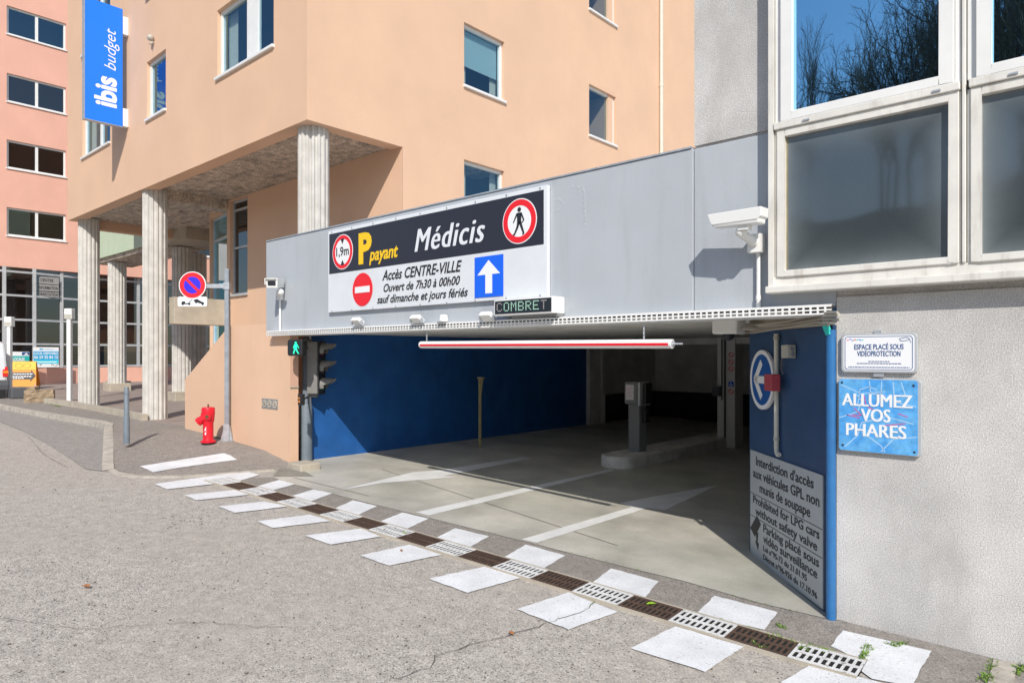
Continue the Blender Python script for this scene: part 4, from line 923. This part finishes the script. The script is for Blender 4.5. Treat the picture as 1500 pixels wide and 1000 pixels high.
b = nb(); box(b, -6.149, -6.08, 4.64, 4.86, -.83, -.46); box(b, -6.199, -6.12, 4.70, 4.84, -1.16, -.90); obj('control_panel', b, 'sigblack', tm, bevel=.02)
b = nb(); box(b, -6.43, -6.27, 4.553, 4.559, -.76, -.50); no = obj('notice', b, 'swhite', tm)
b = nb()
for i in range(9): box(b, -6.42, -6.28-random.uniform(0, .03), 4.551, 4.5525, -.53-i*.024, -.524-i*.024)
obj('notice_lines', b, mat('pale_red_print', (.62, .30, .30), .6), no)
q = og(703, 655); bp = thing('barrier_post', 'thin ochre barrier pole standing by the dark blue wall', 'pole', (q.x, q.y, q.z))
h_ = (655-553)/1000*((q-Vector((0, CAMY, 0))).dot(Vector((-sy_, cy_, 0)))); b = nb(); tube(b, [(q.x, q.y, q.z), (q.x, q.y, q.z+h_)], .032, 10); obj('pole', b, 'yel2', bp, smooth=True)
b = nb(); tube(b, [(q.x+.07, q.y, q.z+h_*.99), (q.x+.015, q.y, q.z+h_*.70)], .016, 8); tube(b, [(q.x+.05, q.y-.03, q.z+h_*.62), (q.x+.05, q.y-.03, q.z+h_*.52)], .018, 8); box(b, q.x-.05, q.x+.09, q.y-.03, q.y+.03, q.z+h_-.03, q.z+h_+.01); obj('fittings', b, 'yel2', bp)
# ================================================================== TRAFFIC SIGNAL
q = oy(448, 678, .45); TX, TY = q.x, q.y
ts = thing('traffic_signal', 'grey traffic light pole with three lamp head and green walking man signal', 'traffic light', (TX, TY, q.z-.1))
zc, ztop = oy(449, 594, TY).z, oy(449, 493, TY).z
b = nb(); box(b, TX-.2, -9.33, .262, .60, q.z-.30, q.z); box(b, -9.58, -9.18, -.08, .2615, q.z-.30, q.z+.11); obj('plinth', b, 'conc2', ts, bevel=.02)
b = nb(); lathe(b, [(.102, q.z), (.102, zc), (.092, zc+.03), (.057, zc+.05), (.057, ztop-.02), (.03, ztop)], 24, (TX, TY, 0)); obj('pole', b, 'polegrey', ts, smooth=True)
hz0, hz1 = oy(462, 577, TY).z, oy(462, 500, TY).z
MH = T((TX, TY, 0)) @ RZ(R(36)); hx0, hx1 = .07, .27
def hobj(nm, bm, m_, par, **k): bm.transform(MH); return obj(nm, bm, m_, par, **k)
b = nb(); box(b, hx0, hx1-.02, -.14, .14, hz0, hz1); hd = hobj('signal_head', b, 'siggrey', ts, bevel=.012)
b = nb(); box(b, hx1-.019, hx1+.006, -.15, .15, hz0-.01, hz1+.01); hobj('front_plate', b, 'sigblack', hd, bevel=.01)
H3 = (hz1-hz0)/3
for i in range(3):
    zc_ = hz0+H3*(i+.5); b = nb(); cyl(b, (hx1+.006, 0, zc_), (hx1+.012, 0, zc_), .095, n=20); hobj('lamp', b, mat('unlit_lens', ((.02, .10, .05), (.16, .09, .02), (.16, .02, .02))[i], .3), hd)
    b = nb(); n = 16
    for k in range(n):
        a0, a1 = R(-30+240*k/n), R(-30+240*(k+1)/n); LL_ = lambda a: .06+(.17*max(0, math.sin(a))**.6 if math.sin(a) > 0 else 0); L0, L1 = LL_(a0), LL_(a1)
        P_ = lambda a, L, r_: (hx1+.007+L, math.cos(a)*r_, zc_+math.sin(a)*r_)
        quad(b, P_(a0, 0, .118), P_(a1, 0, .118), P_(a1, L1, .105), P_(a0, L0, .105)); quad(b, P_(a0, 0, .112), P_(a1, 0, .112), P_(a1, L1, .10), P_(a0, L0, .10)); quad(b, P_(a0, L0, .105), P_(a1, L1, .105), P_(a1, L1, .10), P_(a0, L0, .10))
    hobj('visor', b, 'siggrey', hd, smooth=True)
b = nb(); box(b, .03, .10, -.03, .03, hz1, hz1+.04); box(b, .03, .20, -.03, .03, hz0-.06, hz0-.02); box(b, .09, .12, -.015, .015, hz0-.05, hz0+.02); hobj('bracket', b, 'siggrey', ts)
PY = -.03; pd0, pd1 = oy(424, 521, PY), oy(446, 497, PY); pcx, pcz = (pd0.x+pd1.x)/2, (pd0.z+pd1.z)/2
MPd = T((pcx, PY, pcz)) @ RZ(R(28))
b = nb(); poly(b, rrect(-.125, .125, -.125, .125, .035), -.06, .14); b.transform(MPd); ph = obj('pedestrian_head', b, 'sigblack', ts, bevel=.01)
b = nb(); poly(b, rrect(-.105, .105, -.105, .105, .03), -.0625, .0025); b.transform(MPd); obj('lens_panel', b, 'ledbox', ph)
b = man(nb(), .02, -.09, .18, -.066, 1, .003); b.transform(MPd); obj('green_man', b, 'gman', ph)
b = nb(); tube(b, [(pcx+.03, PY+.02, pcz), (TX+.06, TY, pcz)], .022); obj('arm', b, 'sigblack', ts)
bp_ = oy(441, 585, -.01); bz = bp_.z; b = nb(); box(b, bp_.x-.045, bp_.x+.045, -.04, .03, bz-.085, bz+.085); tube(b, [(bp_.x+.04, .0, bz), (TX+.06, TY, bz)], .014); pb = obj('push_button', b, 'sigblack', ts, bevel=.02)
b = nb(); cyl(b, (bp_.x, -.048, bz-.03), (bp_.x, -.04, bz-.03), .016, n=10); cyl(b, (bp_.x, -.048, bz+.02), (bp_.x, -.04, bz+.02), .014, n=10); obj('button', b, 'amber', pb)
# ================================================================== STREET FURNITURE (left)
# no parking sign
q = oy(333, 642, -.03); FX = Vector((.6666, -.7454, 0)); RT = Vector((.7454, .6666, 0))
NX, NY = q.x, -.03; np_ = thing('no_parking_sign', 'square galvanised pole with round no parking sign and tow away plate', 'traffic sign', (NX, NY, gs(NX)), R(YAW))
zz = lambda py: oy(333, py, NY).z-gs(NX)
b = nb(); box(b, -.037, .037, -.037, .037, -.05, zz(394)); obj('pole', b, mat('dull_zinc', (.30, .33, .365), .5, metal=.3, var=.15, vs=10), np_, world=False, bevel=.005)
b = nb(); 
for s in (-1, 1): poly(b, [(s*.043, 0), (s*.11, 0), (s*.043, .26)], -.03, .06)
box(b, -.05, .05, -.05, -.043, 0, .3); obj('foot', b, 'alu', np_, world=False)
xs = (283.5-333)/1000*11.85; za = zz(419); b = nb(); box(b, xs, -.043, -.025, .025, za-.035, za+.035); box(b, -.05, .05, -.05, .05, za-.06, za+.06); obj('arm', b, 'alu', np_, world=False)
r_ = .236; zc_ = zz(418); b = nb(); poly(b, circ(xs, zc_, r_), -.05, .02); dk = obj('disc', b, 'swhite', np_, world=False)
b = nb(); ring(b, xs, zc_, r_*.62, r_*.94, -.0525, .002); seg(b, (xs-r_*.5, zc_+r_*.5), (xs+r_*.5, zc_-r_*.5), r_*.2, r_*.2, -.0527); obj('ring', b, 'red', dk, world=False)
b = nb(); poly(b, circ(xs, zc_, r_*.63), -.0515, .001); obj('field', b, 'pblue', dk, world=False)
zc_ = zz(442); b = nb(); poly(b, rrect(xs-.255, xs+.255, zc_-.085, zc_+.085, .03), -.05, .02); tp = obj('tow_plate', b, 'swhite', np_, world=False)
b = nb(); Yp = -.0525                                     # tow truck lifting a car
for p, w_, h_ in (((-.16, -.02), .07, .05), ((-.09, -.035), .12, .02)): poly(b, [(xs+p[0]-w_/2, zc_+p[1]-h_/2), (xs+p[0]+w_/2, zc_+p[1]-h_/2), (xs+p[0]+w_/2, zc_+p[1]+h_/2), (xs+p[0]-w_/2+.015, zc_+p[1]+h_/2)], Yp)
for x in (-.165, -.055): poly(b, circ(xs+x, zc_-.045, .018, 14), Yp-.0005)
seg(b, (xs-.07, zc_-.03), (xs-.01, zc_+.03), .014, .01, Yp); seg(b, (xs-.02, zc_+.03), (xs+.03, zc_+.015), .008, .008, Yp)
poly(b, [(xs+.02, zc_+.02), (xs+.05, zc_+.04), (xs+.09, zc_+.045), (xs+.14, zc_+.01), (xs+.20, zc_-.015), (xs+.205, zc_-.05), (xs+.04, zc_-.005)], Yp)
for x, z in ((.065, -.012), (.175, -.045)): poly(b, circ(xs+x, zc_+z, .018, 14), Yp-.0005)
obj('tow_symbol', b, 'ink', tp, world=False)
# hydrant
q = og(305, 650, gs); hy = thing('fire_hydrant', 'red fire hydrant numbered 4 on the pavement beside the peach wall', 'fire hydrant', (q.x, q.y, gs(q.x, q.y)), R(YAW))
k = .72/.66
b = nb(); lathe(b, [(.098*k, 0), (.098*k, .012), (.085*k, .03)], 20); obj('gasket', b, 'black', hy, world=False)
b = nb(); lathe(b, [(.112*k, .03), (.112*k, .058), (.082*k, .07), (.077*k, .09), (.077*k, .36), (.088*k, .40), (.095*k, .50), (.098*k, .52), (.098*k, .60), (.09*k, .625), (.03, .632)], 28); obj('body', b, 'hydrant', hy, world=False, smooth=True)
b = nb(); cyl(b, (0, 0, .63), (0, 0, .68), .017, .014, 6); obj('valve_stem', b, 'rust', hy, world=False)
b = nb(); cyl(b, (-.03, -.04, .47), (-.115, -.06, .40), .066, .062, 20); cyl(b, (-.105, -.058, .408), (-.15, -.068, .372), .074, .068, 8); obj('outlet', b, 'hydrant', hy, world=False, smooth=True)
b = nb(); cyl(b, (.025, -.05, .48), (.035, -.125, .475), .062, .058, 18); o2 = obj('outlet', b, 'hydrant', hy, world=False, smooth=True)
b = nb(); cyl(b, (.035, -.126, .475), (.036, -.135, .475), .032, n=6); obj('outlet_nut', b, 'rust', o2, world=False)
b = nb(); cyl(b, (-.06, .03, .5), (-.12, .06, .5), .05, .045, 16); obj('outlet', b, 'hydrant', hy, world=False, smooth=True)
t_ = text('4', -.066, .012, .17, .125, -.0895, .03)
for v in t_.verts: v.co.y += .0895-math.sqrt(max(1e-6, .0850**2-v.co.x**2))
obj('number', t_, 'swhite', hy, world=False)
# bollard
q = og(185.5, 655.5, gs); bo = thing('bollard', 'slim blue grey steel bollard standing on the pavement near the kerb', 'bollard', (q.x, q.y, gs(q.x)))
hh = .94; b = nb(); lathe(b, [(.052, 0), (.050, .02), (.047, .45), (.040, .47), (.038, hh-.015), (.03, hh)], 20); obj('post', b, 'polegrey', bo, world=False, smooth=True)
b = nb(); lathe(b, [(.043, hh-.12), (.043, hh-.10)], 20); obj('collar', b, 'polegrey', bo, world=False)
# stone blocks
for px, py, w_, h_, d_, rz, lab in ((58, 589, .72, .36, .34, .5, 'largest rough stone block lying nearest the concrete edging'), (40, 582, .55, .34, .3, .2, 'brown stone block behind the largest block near the parked van')):
    q = og(px, py, gs); b = nb(); box(b, -w_/2, w_/2, -d_/2, d_/2, -.03, h_); bmesh.ops.subdivide_edges(b, edges=b.edges[:], cuts=5, use_grid_fill=True)
    for v in b.verts: v.co += Vector((random.uniform(-.016, .016), random.uniform(-.016, .016), random.uniform(-.014, .014)))
    o = obj('stone_block', b, 'stone', smooth=False); o.location = (q.x, q.y, gs(q.x)); o.rotation_euler = (0, 0, R(YAW)+rz); tag(o, lab, 'stone block', 'stone blocks')
q = og(25, 583, gs); b = nb(); box(b, -.25, .25, -.2, .2, 0, .33); o = obj('planter_block', b, 'grplastic', bevel=.03); o.location = (q.x, q.y, gs(q.x)); tag(o, 'dark block beside the rear of the parked white van', 'block')
# tall white posts
for px, py, top, lab in ((14, 578, 464, 'tall white post with square head behind the parked van'), (102, 587, 452, 'tall white post with box head just left of the leftmost fluted column')):
    q = og(px, py, gs); zc_ = (q-Vector((0, CAMY, 0))).dot(Vector((-sy_, cy_, 0))); h_ = (py-top)/1000*zc_
    t = thing('barrier_post', lab, 'post', (q.x, q.y, gs(q.x)), R(YAW), 'white posts'); b = nb(); box(b, -.06, .06, -.06, .06, 0, h_-.32); obj('post', b, 'wpaint', t, world=False, bevel=.01)
    b = nb(); box(b, -.115, .115, -.09, .09, h_-.32, h_); obj('head', b, 'wpaint', t, world=False, bevel=.015); b = nb(); box(b, -.10, .10, -.094, -.0905, h_-.30, h_-.17); obj('lens', b, 'gbox', t, world=False)
# sandwich board
q = ox(36, 568, -30.3); sb = thing('sandwich_board', 'orange sandwich board with black arrow and white writing near the van', 'sign board', (q.x, q.y, gs(q.x)), R(62))
bz = gs(q.x); b = nb(); w2 = .44
for s in (-1, 1):
    quad(b, (-w2, s*.28, .10), (w2, s*.28, .10), (w2-.07, s*.03, 1.02), (-w2-.03, s*.03, 1.02))
    quad(b, (-w2, s*.26, .10), (w2, s*.26, .10), (w2-.07, s*.01, 1.02), (-w2-.03, s*.01, 1.02))
obj('panel', b, 'orange', sb, world=False)
def sbp(x, z): return (x, -.28+.25*(z-.10)/.92-.008, z)
b = nb(); quad(b, sbp(-w2-.02, .72), sbp(w2-.05, .72), sbp(w2-.07, 1.0), sbp(-w2-.03, 1.0)); obj('top_band', b, 'yelo', sb, world=False)
b = nb(); L = [(-.44, .36), (.24, .36), (.24, .27), (.40, .49), (.24, .71), (.24, .62), (-.44, .62)]; b.faces.new([b.verts.new(Vector(sbp(*p))+Vector((0, -.004, 0))) for p in L]); ao = obj('arrow', b, 'ink', sb, world=False)
b = nb()
for z, x0, x1 in ((.54, -.30, .22), (.45, -.34, .20), (.385, -.30, .05)):
    x = x0
    while x < x1: w_ = random.uniform(.03, .09); quad(b, *[Vector(sbp(*p))+Vector((0, -.009, 0)) for p in ((x, z), (x+w_, z), (x+w_, z+.035), (x, z+.035))]); x += w_+.02
obj('writing', b, 'swhite', ao, world=False)
b = nb(); 
for cx_ in (-.16, .10): 
    for i in range(18):
        a0, a1 = 2*math.pi*i/18, 2*math.pi*(i+1)/18; quad(b, *[Vector(sbp(cx_+r_*1.4*math.cos(a), .86+r_*math.sin(a)))+Vector((0, -.004, 0)) for a, r_ in ((a0, .07), (a1, .07), (a1, .088), (a0, .088))])
obj('emblem', b, mat('olive_print', (.30, .30, .04), .6), sb, world=False)
b = nb(); 
for s in (-1, 1):
    for x in (-w2, w2-.03): tube(b, [(x, s*.30, 0), (x*.93, s*.25, .2)], .018, 6)
obj('leg', b, 'alu', sb, world=False)
# posters in the shop window
def poster(px0, px1, py0, py1, X, lab, cat='poster'):
    a, c = ox(px0, py1, X), ox(px1, py0, X); t = thing('rental_poster', lab, cat, (X, (a.y+c.y)/2, a.z), R(90), 'rental posters in the glazed ground floor'); return t, c.y-a.y, c.z-a.z
t, w_, h_ = poster(15.5, 43, 515, 541, -32.15, 'teal and white rental poster in the glazing above the sandwich board')
b = nb(); box(b, -w_/2, w_/2, -.0, .01, 0, h_); obj('sheet', b, 'swhite', t, world=False); b = nb(); box(b, -w_/2, w_/2, -.004, -.001, h_*.12, h_*.76); bn = obj('band', b, 'teal', t, world=False)
obj('lettering', text('LOCAUX', -w_*.38, w_*.26, h_*.48, h_*.19, -.007, .03), 'swhite', bn, world=False); obj('lettering', text('DISPONIBLES', -w_*.48, w_*.48, h_*.18, h_*.19, -.007, .03), 'swhite', bn, world=False)
b = nb(); box(b, w_*.1, w_*.49, -.004, -.001, h_*.80, h_*.98); lg = obj('logo_patch', b, 'navy', t, world=False); b = nb(); poly(b, [(w_*.2, h_*.82), (w_*.45, h_*.82), (w_*.33, h_*.94)], -.007); obj('house_symbol', b, 'swhite', lg, world=False)
t, w_, h_ = poster(48.5, 86, 508.5, 538, -32.3, 'large blue and white rental poster with phone number in the glazing')
b = nb(); box(b, -w_/2, w_/2, -.0, .01, 0, h_); obj('sheet', b, 'swhite', t, world=False)
b = nb(); box(b, -w_/2+.01, w_/2-.01, -.004, -.001, h_*.36, h_*.80); bn = obj('band', b, 'cyan', t, world=False); b = nb(); box(b, -w_/2+.01, w_/2-.01, -.004, -.001, h_*.18, h_*.358); b2 = obj('lower_band', b, 'sky2', t, world=False)
obj('lettering', text('LOCAL DISPONIBLE', -w_*.46, w_*.46, h_*.64, h_*.11, -.007, .02), 'swhite', bn, world=False); obj('lettering', text('06 59 35 84 13', -w_*.46, w_*.46, h_*.43, h_*.14, -.007, .02), 'swhite', bn, world=False)
b = nb(); box(b, -w_*.42, w_*.42, -.006, -.0045, h_*.24, h_*.29); obj('web_line', b, 'swhite', b2, world=False)
b = nb(); poly(b, circ(-w_*.22, h_*.90, .035, 16), -.004); poly(b, circ(-w_*.14, h_*.90, .03, 16), -.004); box(b, -w_*.08, w_*.3, -.004, -.002, h_*.885, h_*.905); obj('logo', b, 'cyan', t, world=False)
b = nb(); poly(b, circ(-w_*.40, h_*.11, .05, 12), -.004)
for x, z in ((-.26, .08), (-.22, .13), (.2, .12), (.26, .09), (.36, .06), (.42, .12)): seg(b, (x*w_, z*h_), (x*w_+.05, z*h_+.03), .02, .02, -.004)
obj('doodle', b, 'ink', t, world=False)
# parked van, its rear corner in view
VX, VY = -25.9, -.22; vz = gr(-27)
van = thing('parked_van', 'white van with red tail light parked at the left edge of the picture', 'van', (VX-2, VY-.85, vz), 0)
pf = [(0, .45), (.03, .62), (.0, 1.0), (-.10, 1.35), (-.28, 1.78), (-.6, 1.86), (-2.4, 1.86), (-3.0, 1.42), (-3.9, 1.20), (-4.15, .95), (-4.2, .4), (-3.75, .32), (-.2, .32)]
def vprism(pf, y0, y1):
    b = nb(); A = [b.verts.new((VX+p[0], y0, vz+p[1])) for p in pf]; B = [b.verts.new((VX+p[0], y1, vz+p[1])) for p in pf]; b.faces.new(A); b.faces.new(B)
    for i in range(len(pf)): b.faces.new((A[i], A[(i+1) % len(pf)], B[(i+1) % len(pf)], B[i]))
    return b
obj('body', vprism(pf, VY-1.75, VY), 'car', van, bevel=.07)
obj('bumper', vprism([(.07, .34), (.09, .5), (.06, .66), (-.25, .66), (-.25, .34)], VY-1.78, VY+.03), 'grplastic', van, bevel=.03)
obj('tail_light', vprism([(.045, .76), (.035, .86), (-.02, 1.07), (-.16, 1.07), (-.12, .76)], VY-.13, VY+.012), 'redlamp', van, bevel=.012, label='red and orange tail light on the right')
obj('indicator', vprism([(.052, .87), (.045, .94), (-.05, .94), (-.04, .87)], VY-.11, VY+.018), 'amber', van)
obj('tail_light', vprism([(.045, .76), (.035, .86), (-.02, 1.07), (-.16, 1.07), (-.12, .76)], VY-1.762, VY-1.62), 'redlamp', van, bevel=.012)
b = nb(); q0 = [(-.085, 1.22), (-.27, 1.70)]; quad(b, (VX+q0[0][0]+.06, VY-.25, vz+q0[0][1]), (VX+q0[1][0]+.06, VY-.3, vz+q0[1][1]), (VX+q0[1][0]+.06, VY-1.45, vz+q0[1][1]), (VX+q0[0][0]+.06, VY-1.5, vz+q0[0][1])); obj('rear_window', b, 'ink', van)
for x in (-.75, -3.35):
    for y in (VY-.12, VY-1.63):
        b = nb(); cyl(b, (VX+x, y-.1, vz+.31), (VX+x, y+.11, vz+.31), .31, n=28); wh = obj('wheel', b, 'black', van, bevel=.02); b = nb(); s = 1 if y > VY-.8 else -1; cyl(b, (VX+x, y+s*.10, vz+.31), (VX+x, y+s*.118, vz+.31), .19, n=20); obj('rim', b, 'alu', wh)
b = nb(); box(b, VX-.5, VX+.055, VY-1.70, VY-.05, vz+.12, vz+.36); obj('underbody', b, 'black', van)
# ================================================================== SMALL GROWTH AND LITTER
def tuft(bm, p, s, n):
    for _ in range(n):
        a = random.uniform(0, 6.28); l = s*random.uniform(.5, 1.2); w = s*.18; d = Vector((math.cos(a), math.sin(a), 0)); c = p+Vector((random.uniform(-s, s)*.6, random.uniform(-s, s)*.6, 0))
        t = Vector((-d.y, d.x, 0))*w; m_ = c+d*l*.4+Vector((0, 0, l*.55)); e_ = c+d*l*.8+Vector((0, 0, l*random.uniform(.4, .9)))
        quad(bm, c-t*.4, c+t*.4, m_+t, m_-t); bm.faces.new([bm.verts.new(x) for x in (m_-t, m_+t, e_)])
b = nb()
def along(pts, n, s, h=gr, jit=.02):
    L = [og(*p, h) for p in pts]
    for _ in range(n):
        i = random.randrange(len(L)-1); f = random.random(); p = L[i]+(L[i+1]-L[i])*f+Vector((random.gauss(0, jit), random.gauss(0, jit), 0)); p.z = h(p.x, p.y)+.005
        tuft(b, p, s*random.uniform(.5, 1.3), 3)
along([(1125, 930), (1175, 945), (1222, 956)], 110, .018); along([(1040, 905), (1115, 926)], 40, .013); along([(1273, 945), (1268, 960), (1263, 968)], 60, .022, jit=.012); along([(1306, 946), (1326, 944)], 45, .02); along([(1140, 916), (1150, 921)], 25, .018, jit=.015)
along([(1457, 968), (1447, 990), (1440, 1000)], 70, .022, jit=.015); along([(1500, 972), (1488, 990)], 60, .022, jit=.015); along([(1434, 950), (1440, 953)], 16, .018); along([(700, 776), (760, 790), (960, 842), (1100, 880), (1195, 902)], 60, .012, jit=.01)
along([(560, 782), (700, 824), (830, 866)], 40, .010, jit=.01); along([(873, 882), (857, 893)], 20, .010, jit=.006); along([(385, 655), (420, 668), (438, 676)], 50, .018, gs, .012); along([(340, 648), (385, 658)], 25, .010, gs, .008); along([(318, 641), (322, 643)], 12, .03, gs, .01); along([(405, 690), (425, 684), (435, 680)], 25, .018)
along([(66, 591), (80, 594), (90, 596)], 25, .04, gs, .02); along([(1105, 940), (1110, 948), (1128, 950)], 14, .02); along([(1168, 948), (1180, 955)], 18, .02)
o = obj('weeds', b, 'weed'); o['kind'] = 'stuff'
for px, py, m_, s, lab in ((954, 887, 'leaf', .045, 'bright green leaf lying on a brown drain grate'), (588, 808, 'deadleaf', .03, 'small dry orange leaf on a crossing stripe'), (749, 930, 'deadleaf', .035, 'dry brown leaf at the end of the road crack'), (126, 861, 'deadleaf', .05, 'dry orange leaf on the bare road, left of the others'), (592, 782, 'leaf', .03, 'tiny green leaf on the drain beyond the dry leaf')):
    q = og(px, py); b = nb(); L = [(-1, 0), (-.4, .45), (.3, .5), (1, .05), (.4, -.4), (-.4, -.45)]
    b.faces.new([b.verts.new((x*s, y*s, .004+.3*s*abs(y))) for x, y in L]); bmesh.ops.poke(b, faces=b.faces[:])
    o = obj('fallen_leaf', b, m_); o.location = (q.x, q.y, gr(q.x)+.014); o.rotation_euler = (0, 0, random.uniform(0, 6)); tag(o, lab, 'leaf', 'fallen leaves')
b = nb()
for _ in range(420):                                      # grit and bits of debris on the carriageway
    px, py = random.uniform(0, 1150), random.uniform(705, 1000)
    q = og(px, py)
    if q.y > -1.0: continue
    s = random.uniform(.003, .008); bmesh.ops.create_icosphere(b, subdivisions=1, radius=s, matrix=T((q.x, q.y, gr(q.x)+s*.3)) @ Matrix.Diagonal((1, random.uniform(.6, 1.6), .6, 1)))
for _ in range(46):
    q = og(random.gauss(275, 30), random.gauss(760, 6)); s = random.uniform(.004, .013); bmesh.ops.create_icosphere(b, subdivisions=1, radius=s, matrix=T((q.x, q.y, gr(q.x)-s*.05)) @ Matrix.Diagonal((random.uniform(.6, 1.8), 1, .15, 1)))
o = obj('grit', b, 'crack'); o['kind'] = 'stuff'
# ================================================================== HILLSIDE ACROSS THE STREET (seen in the window reflections)
b = nb(); nx, ny = 40, 12
for j in range(ny):
    for i in range(nx):
        def hp_(i, j):
            x = -80+130*i/nx; y = -24-60*j/ny; d = (-24-y)
            return (x, y, -2.6+min(d*.42, 4+d*.32)*(.92+.08*math.sin(x*.11+1))+.5*math.sin(x*.5+j)*min(1, d/10))
        quad(b, hp_(i, j), hp_(i+1, j), hp_(i+1, j+1), hp_(i, j+1))
hill = obj('hillside', b, 'hillm', kind='structure', smooth=True)
def hillz(x, y):
    d = -24-y; return -2.6+min(d*.42, 4+d*.32)*(.92+.08*math.sin(x*.11+1))
def tree_mesh(seed, H):
    rnd = random.Random(seed); tr = nb(); crown = nb()
    def grow(p, d, l, r, lev):
        n = 3; q = p
        for i in range(n):
            d2 = (d+Vector((rnd.uniform(-.12, .12), rnd.uniform(-.12, .12), .06))).normalized(); e = q+d2*l/n; cyl(tr if lev < 2 else crown, q, e, r*(1-.2*i/n), r*(1-.2*(i+1)/n), 7 if lev < 2 else (4 if lev < 4 else 3), False); q = e; d = d2
            if lev and lev < 6 and i < n-1: br_(q, d, l*.5, r*.5, lev+1)
        if lev < 6:
            for _ in range(3 if lev < 3 else 2): br_(q, d, l*.72, r*.62, lev+1)
    def br_(q, d, l, r, lev):
        a = rnd.uniform(0, 6.28); o_ = d.orthogonal().normalized(); o_ = Matrix.Rotation(a, 3, d) @ o_; ang = rnd.uniform(.35, .75)
        grow(q, (d*math.cos(ang)+o_*math.sin(ang)).normalized(), l*rnd.uniform(.8, 1.1), max(r, .009), lev)
    grow(Vector((0, 0, -.3)), Vector((0, 0, 1)), H*.3, H*.011, 0)
    return tr, crown
protos = []
for sd, lab in ((3, 'bare winter tree on the hillside, first kind'), (11, '')):
    tr, cr = tree_mesh(sd, 20); zm = max(v.co.z for v in cr.verts); xm = max(max(abs(v.co.x), abs(v.co.y)) for v in cr.verts); k = 15./zm; kx = 4.6/xm
    for b in (tr, cr): b.transform(Matrix.Diagonal((kx, kx, k, 1)))
    rt = thing('bare_tree', 'bare winter tree standing on the wooded hillside across the street', 'tree', (-12, -60, 0), 0, 'bare trees on the hillside across the street')
    obj('trunk', tr, 'bark', rt, world=False); obj('crown', cr, 'bark', rt, world=False); protos.append(rt)
spots = [(-21.5, -60), (-16, -62), (-14.2, -58), (-12.6, -63), (-11, -57), (-9.4, -60), (-7.8, -58), (-5.8, -61), (-13.4, -67), (-17.2, -69), (-3.8, -58), (-10, -67), (-25, -66), (-1, -60), (-11.8, -53), (-8.6, -54), (-5, -53), (2, -57)]
for i, (x, y) in enumerate(spots):
    rt = protos[i] if i < 2 else copy_tree(protos[i % 2])
    rt.location = (x, y, hillz(x, y)-.3); rt.rotation_euler = (0, 0, i*1.3); s = (1.5 if i == 0 else 1.3)*(.95, 1.1, 1.05, .95, 1.2, 1.1)[i % 6]; rt.scale = (s, s, s) if i else (.72, .72, 1.45)
b = nb()
clumps = [(random.uniform(-12, 4), random.uniform(-31, -27), random.uniform(1.0, 4.2)) for _ in range(34)]
for i in range(9000):
    x, y, h_ = clumps[i % 34]; k = random.random(); rr = .7*(1-.7*k); x += random.gauss(0, rr*.6); y += random.gauss(0, rr*.6); c = Vector((x, y, hillz(x, y)+h_*k))
    u_ = Vector((random.uniform(-1, 1), random.uniform(-1, 1), random.uniform(-1, 1)))*.075; w_ = u_.orthogonal()*.6
    quad(b, c-u_, c+w_, c+u_, c-w_)
o = obj('undergrowth', b, 'shrub'); o['kind'] = 'stuff'
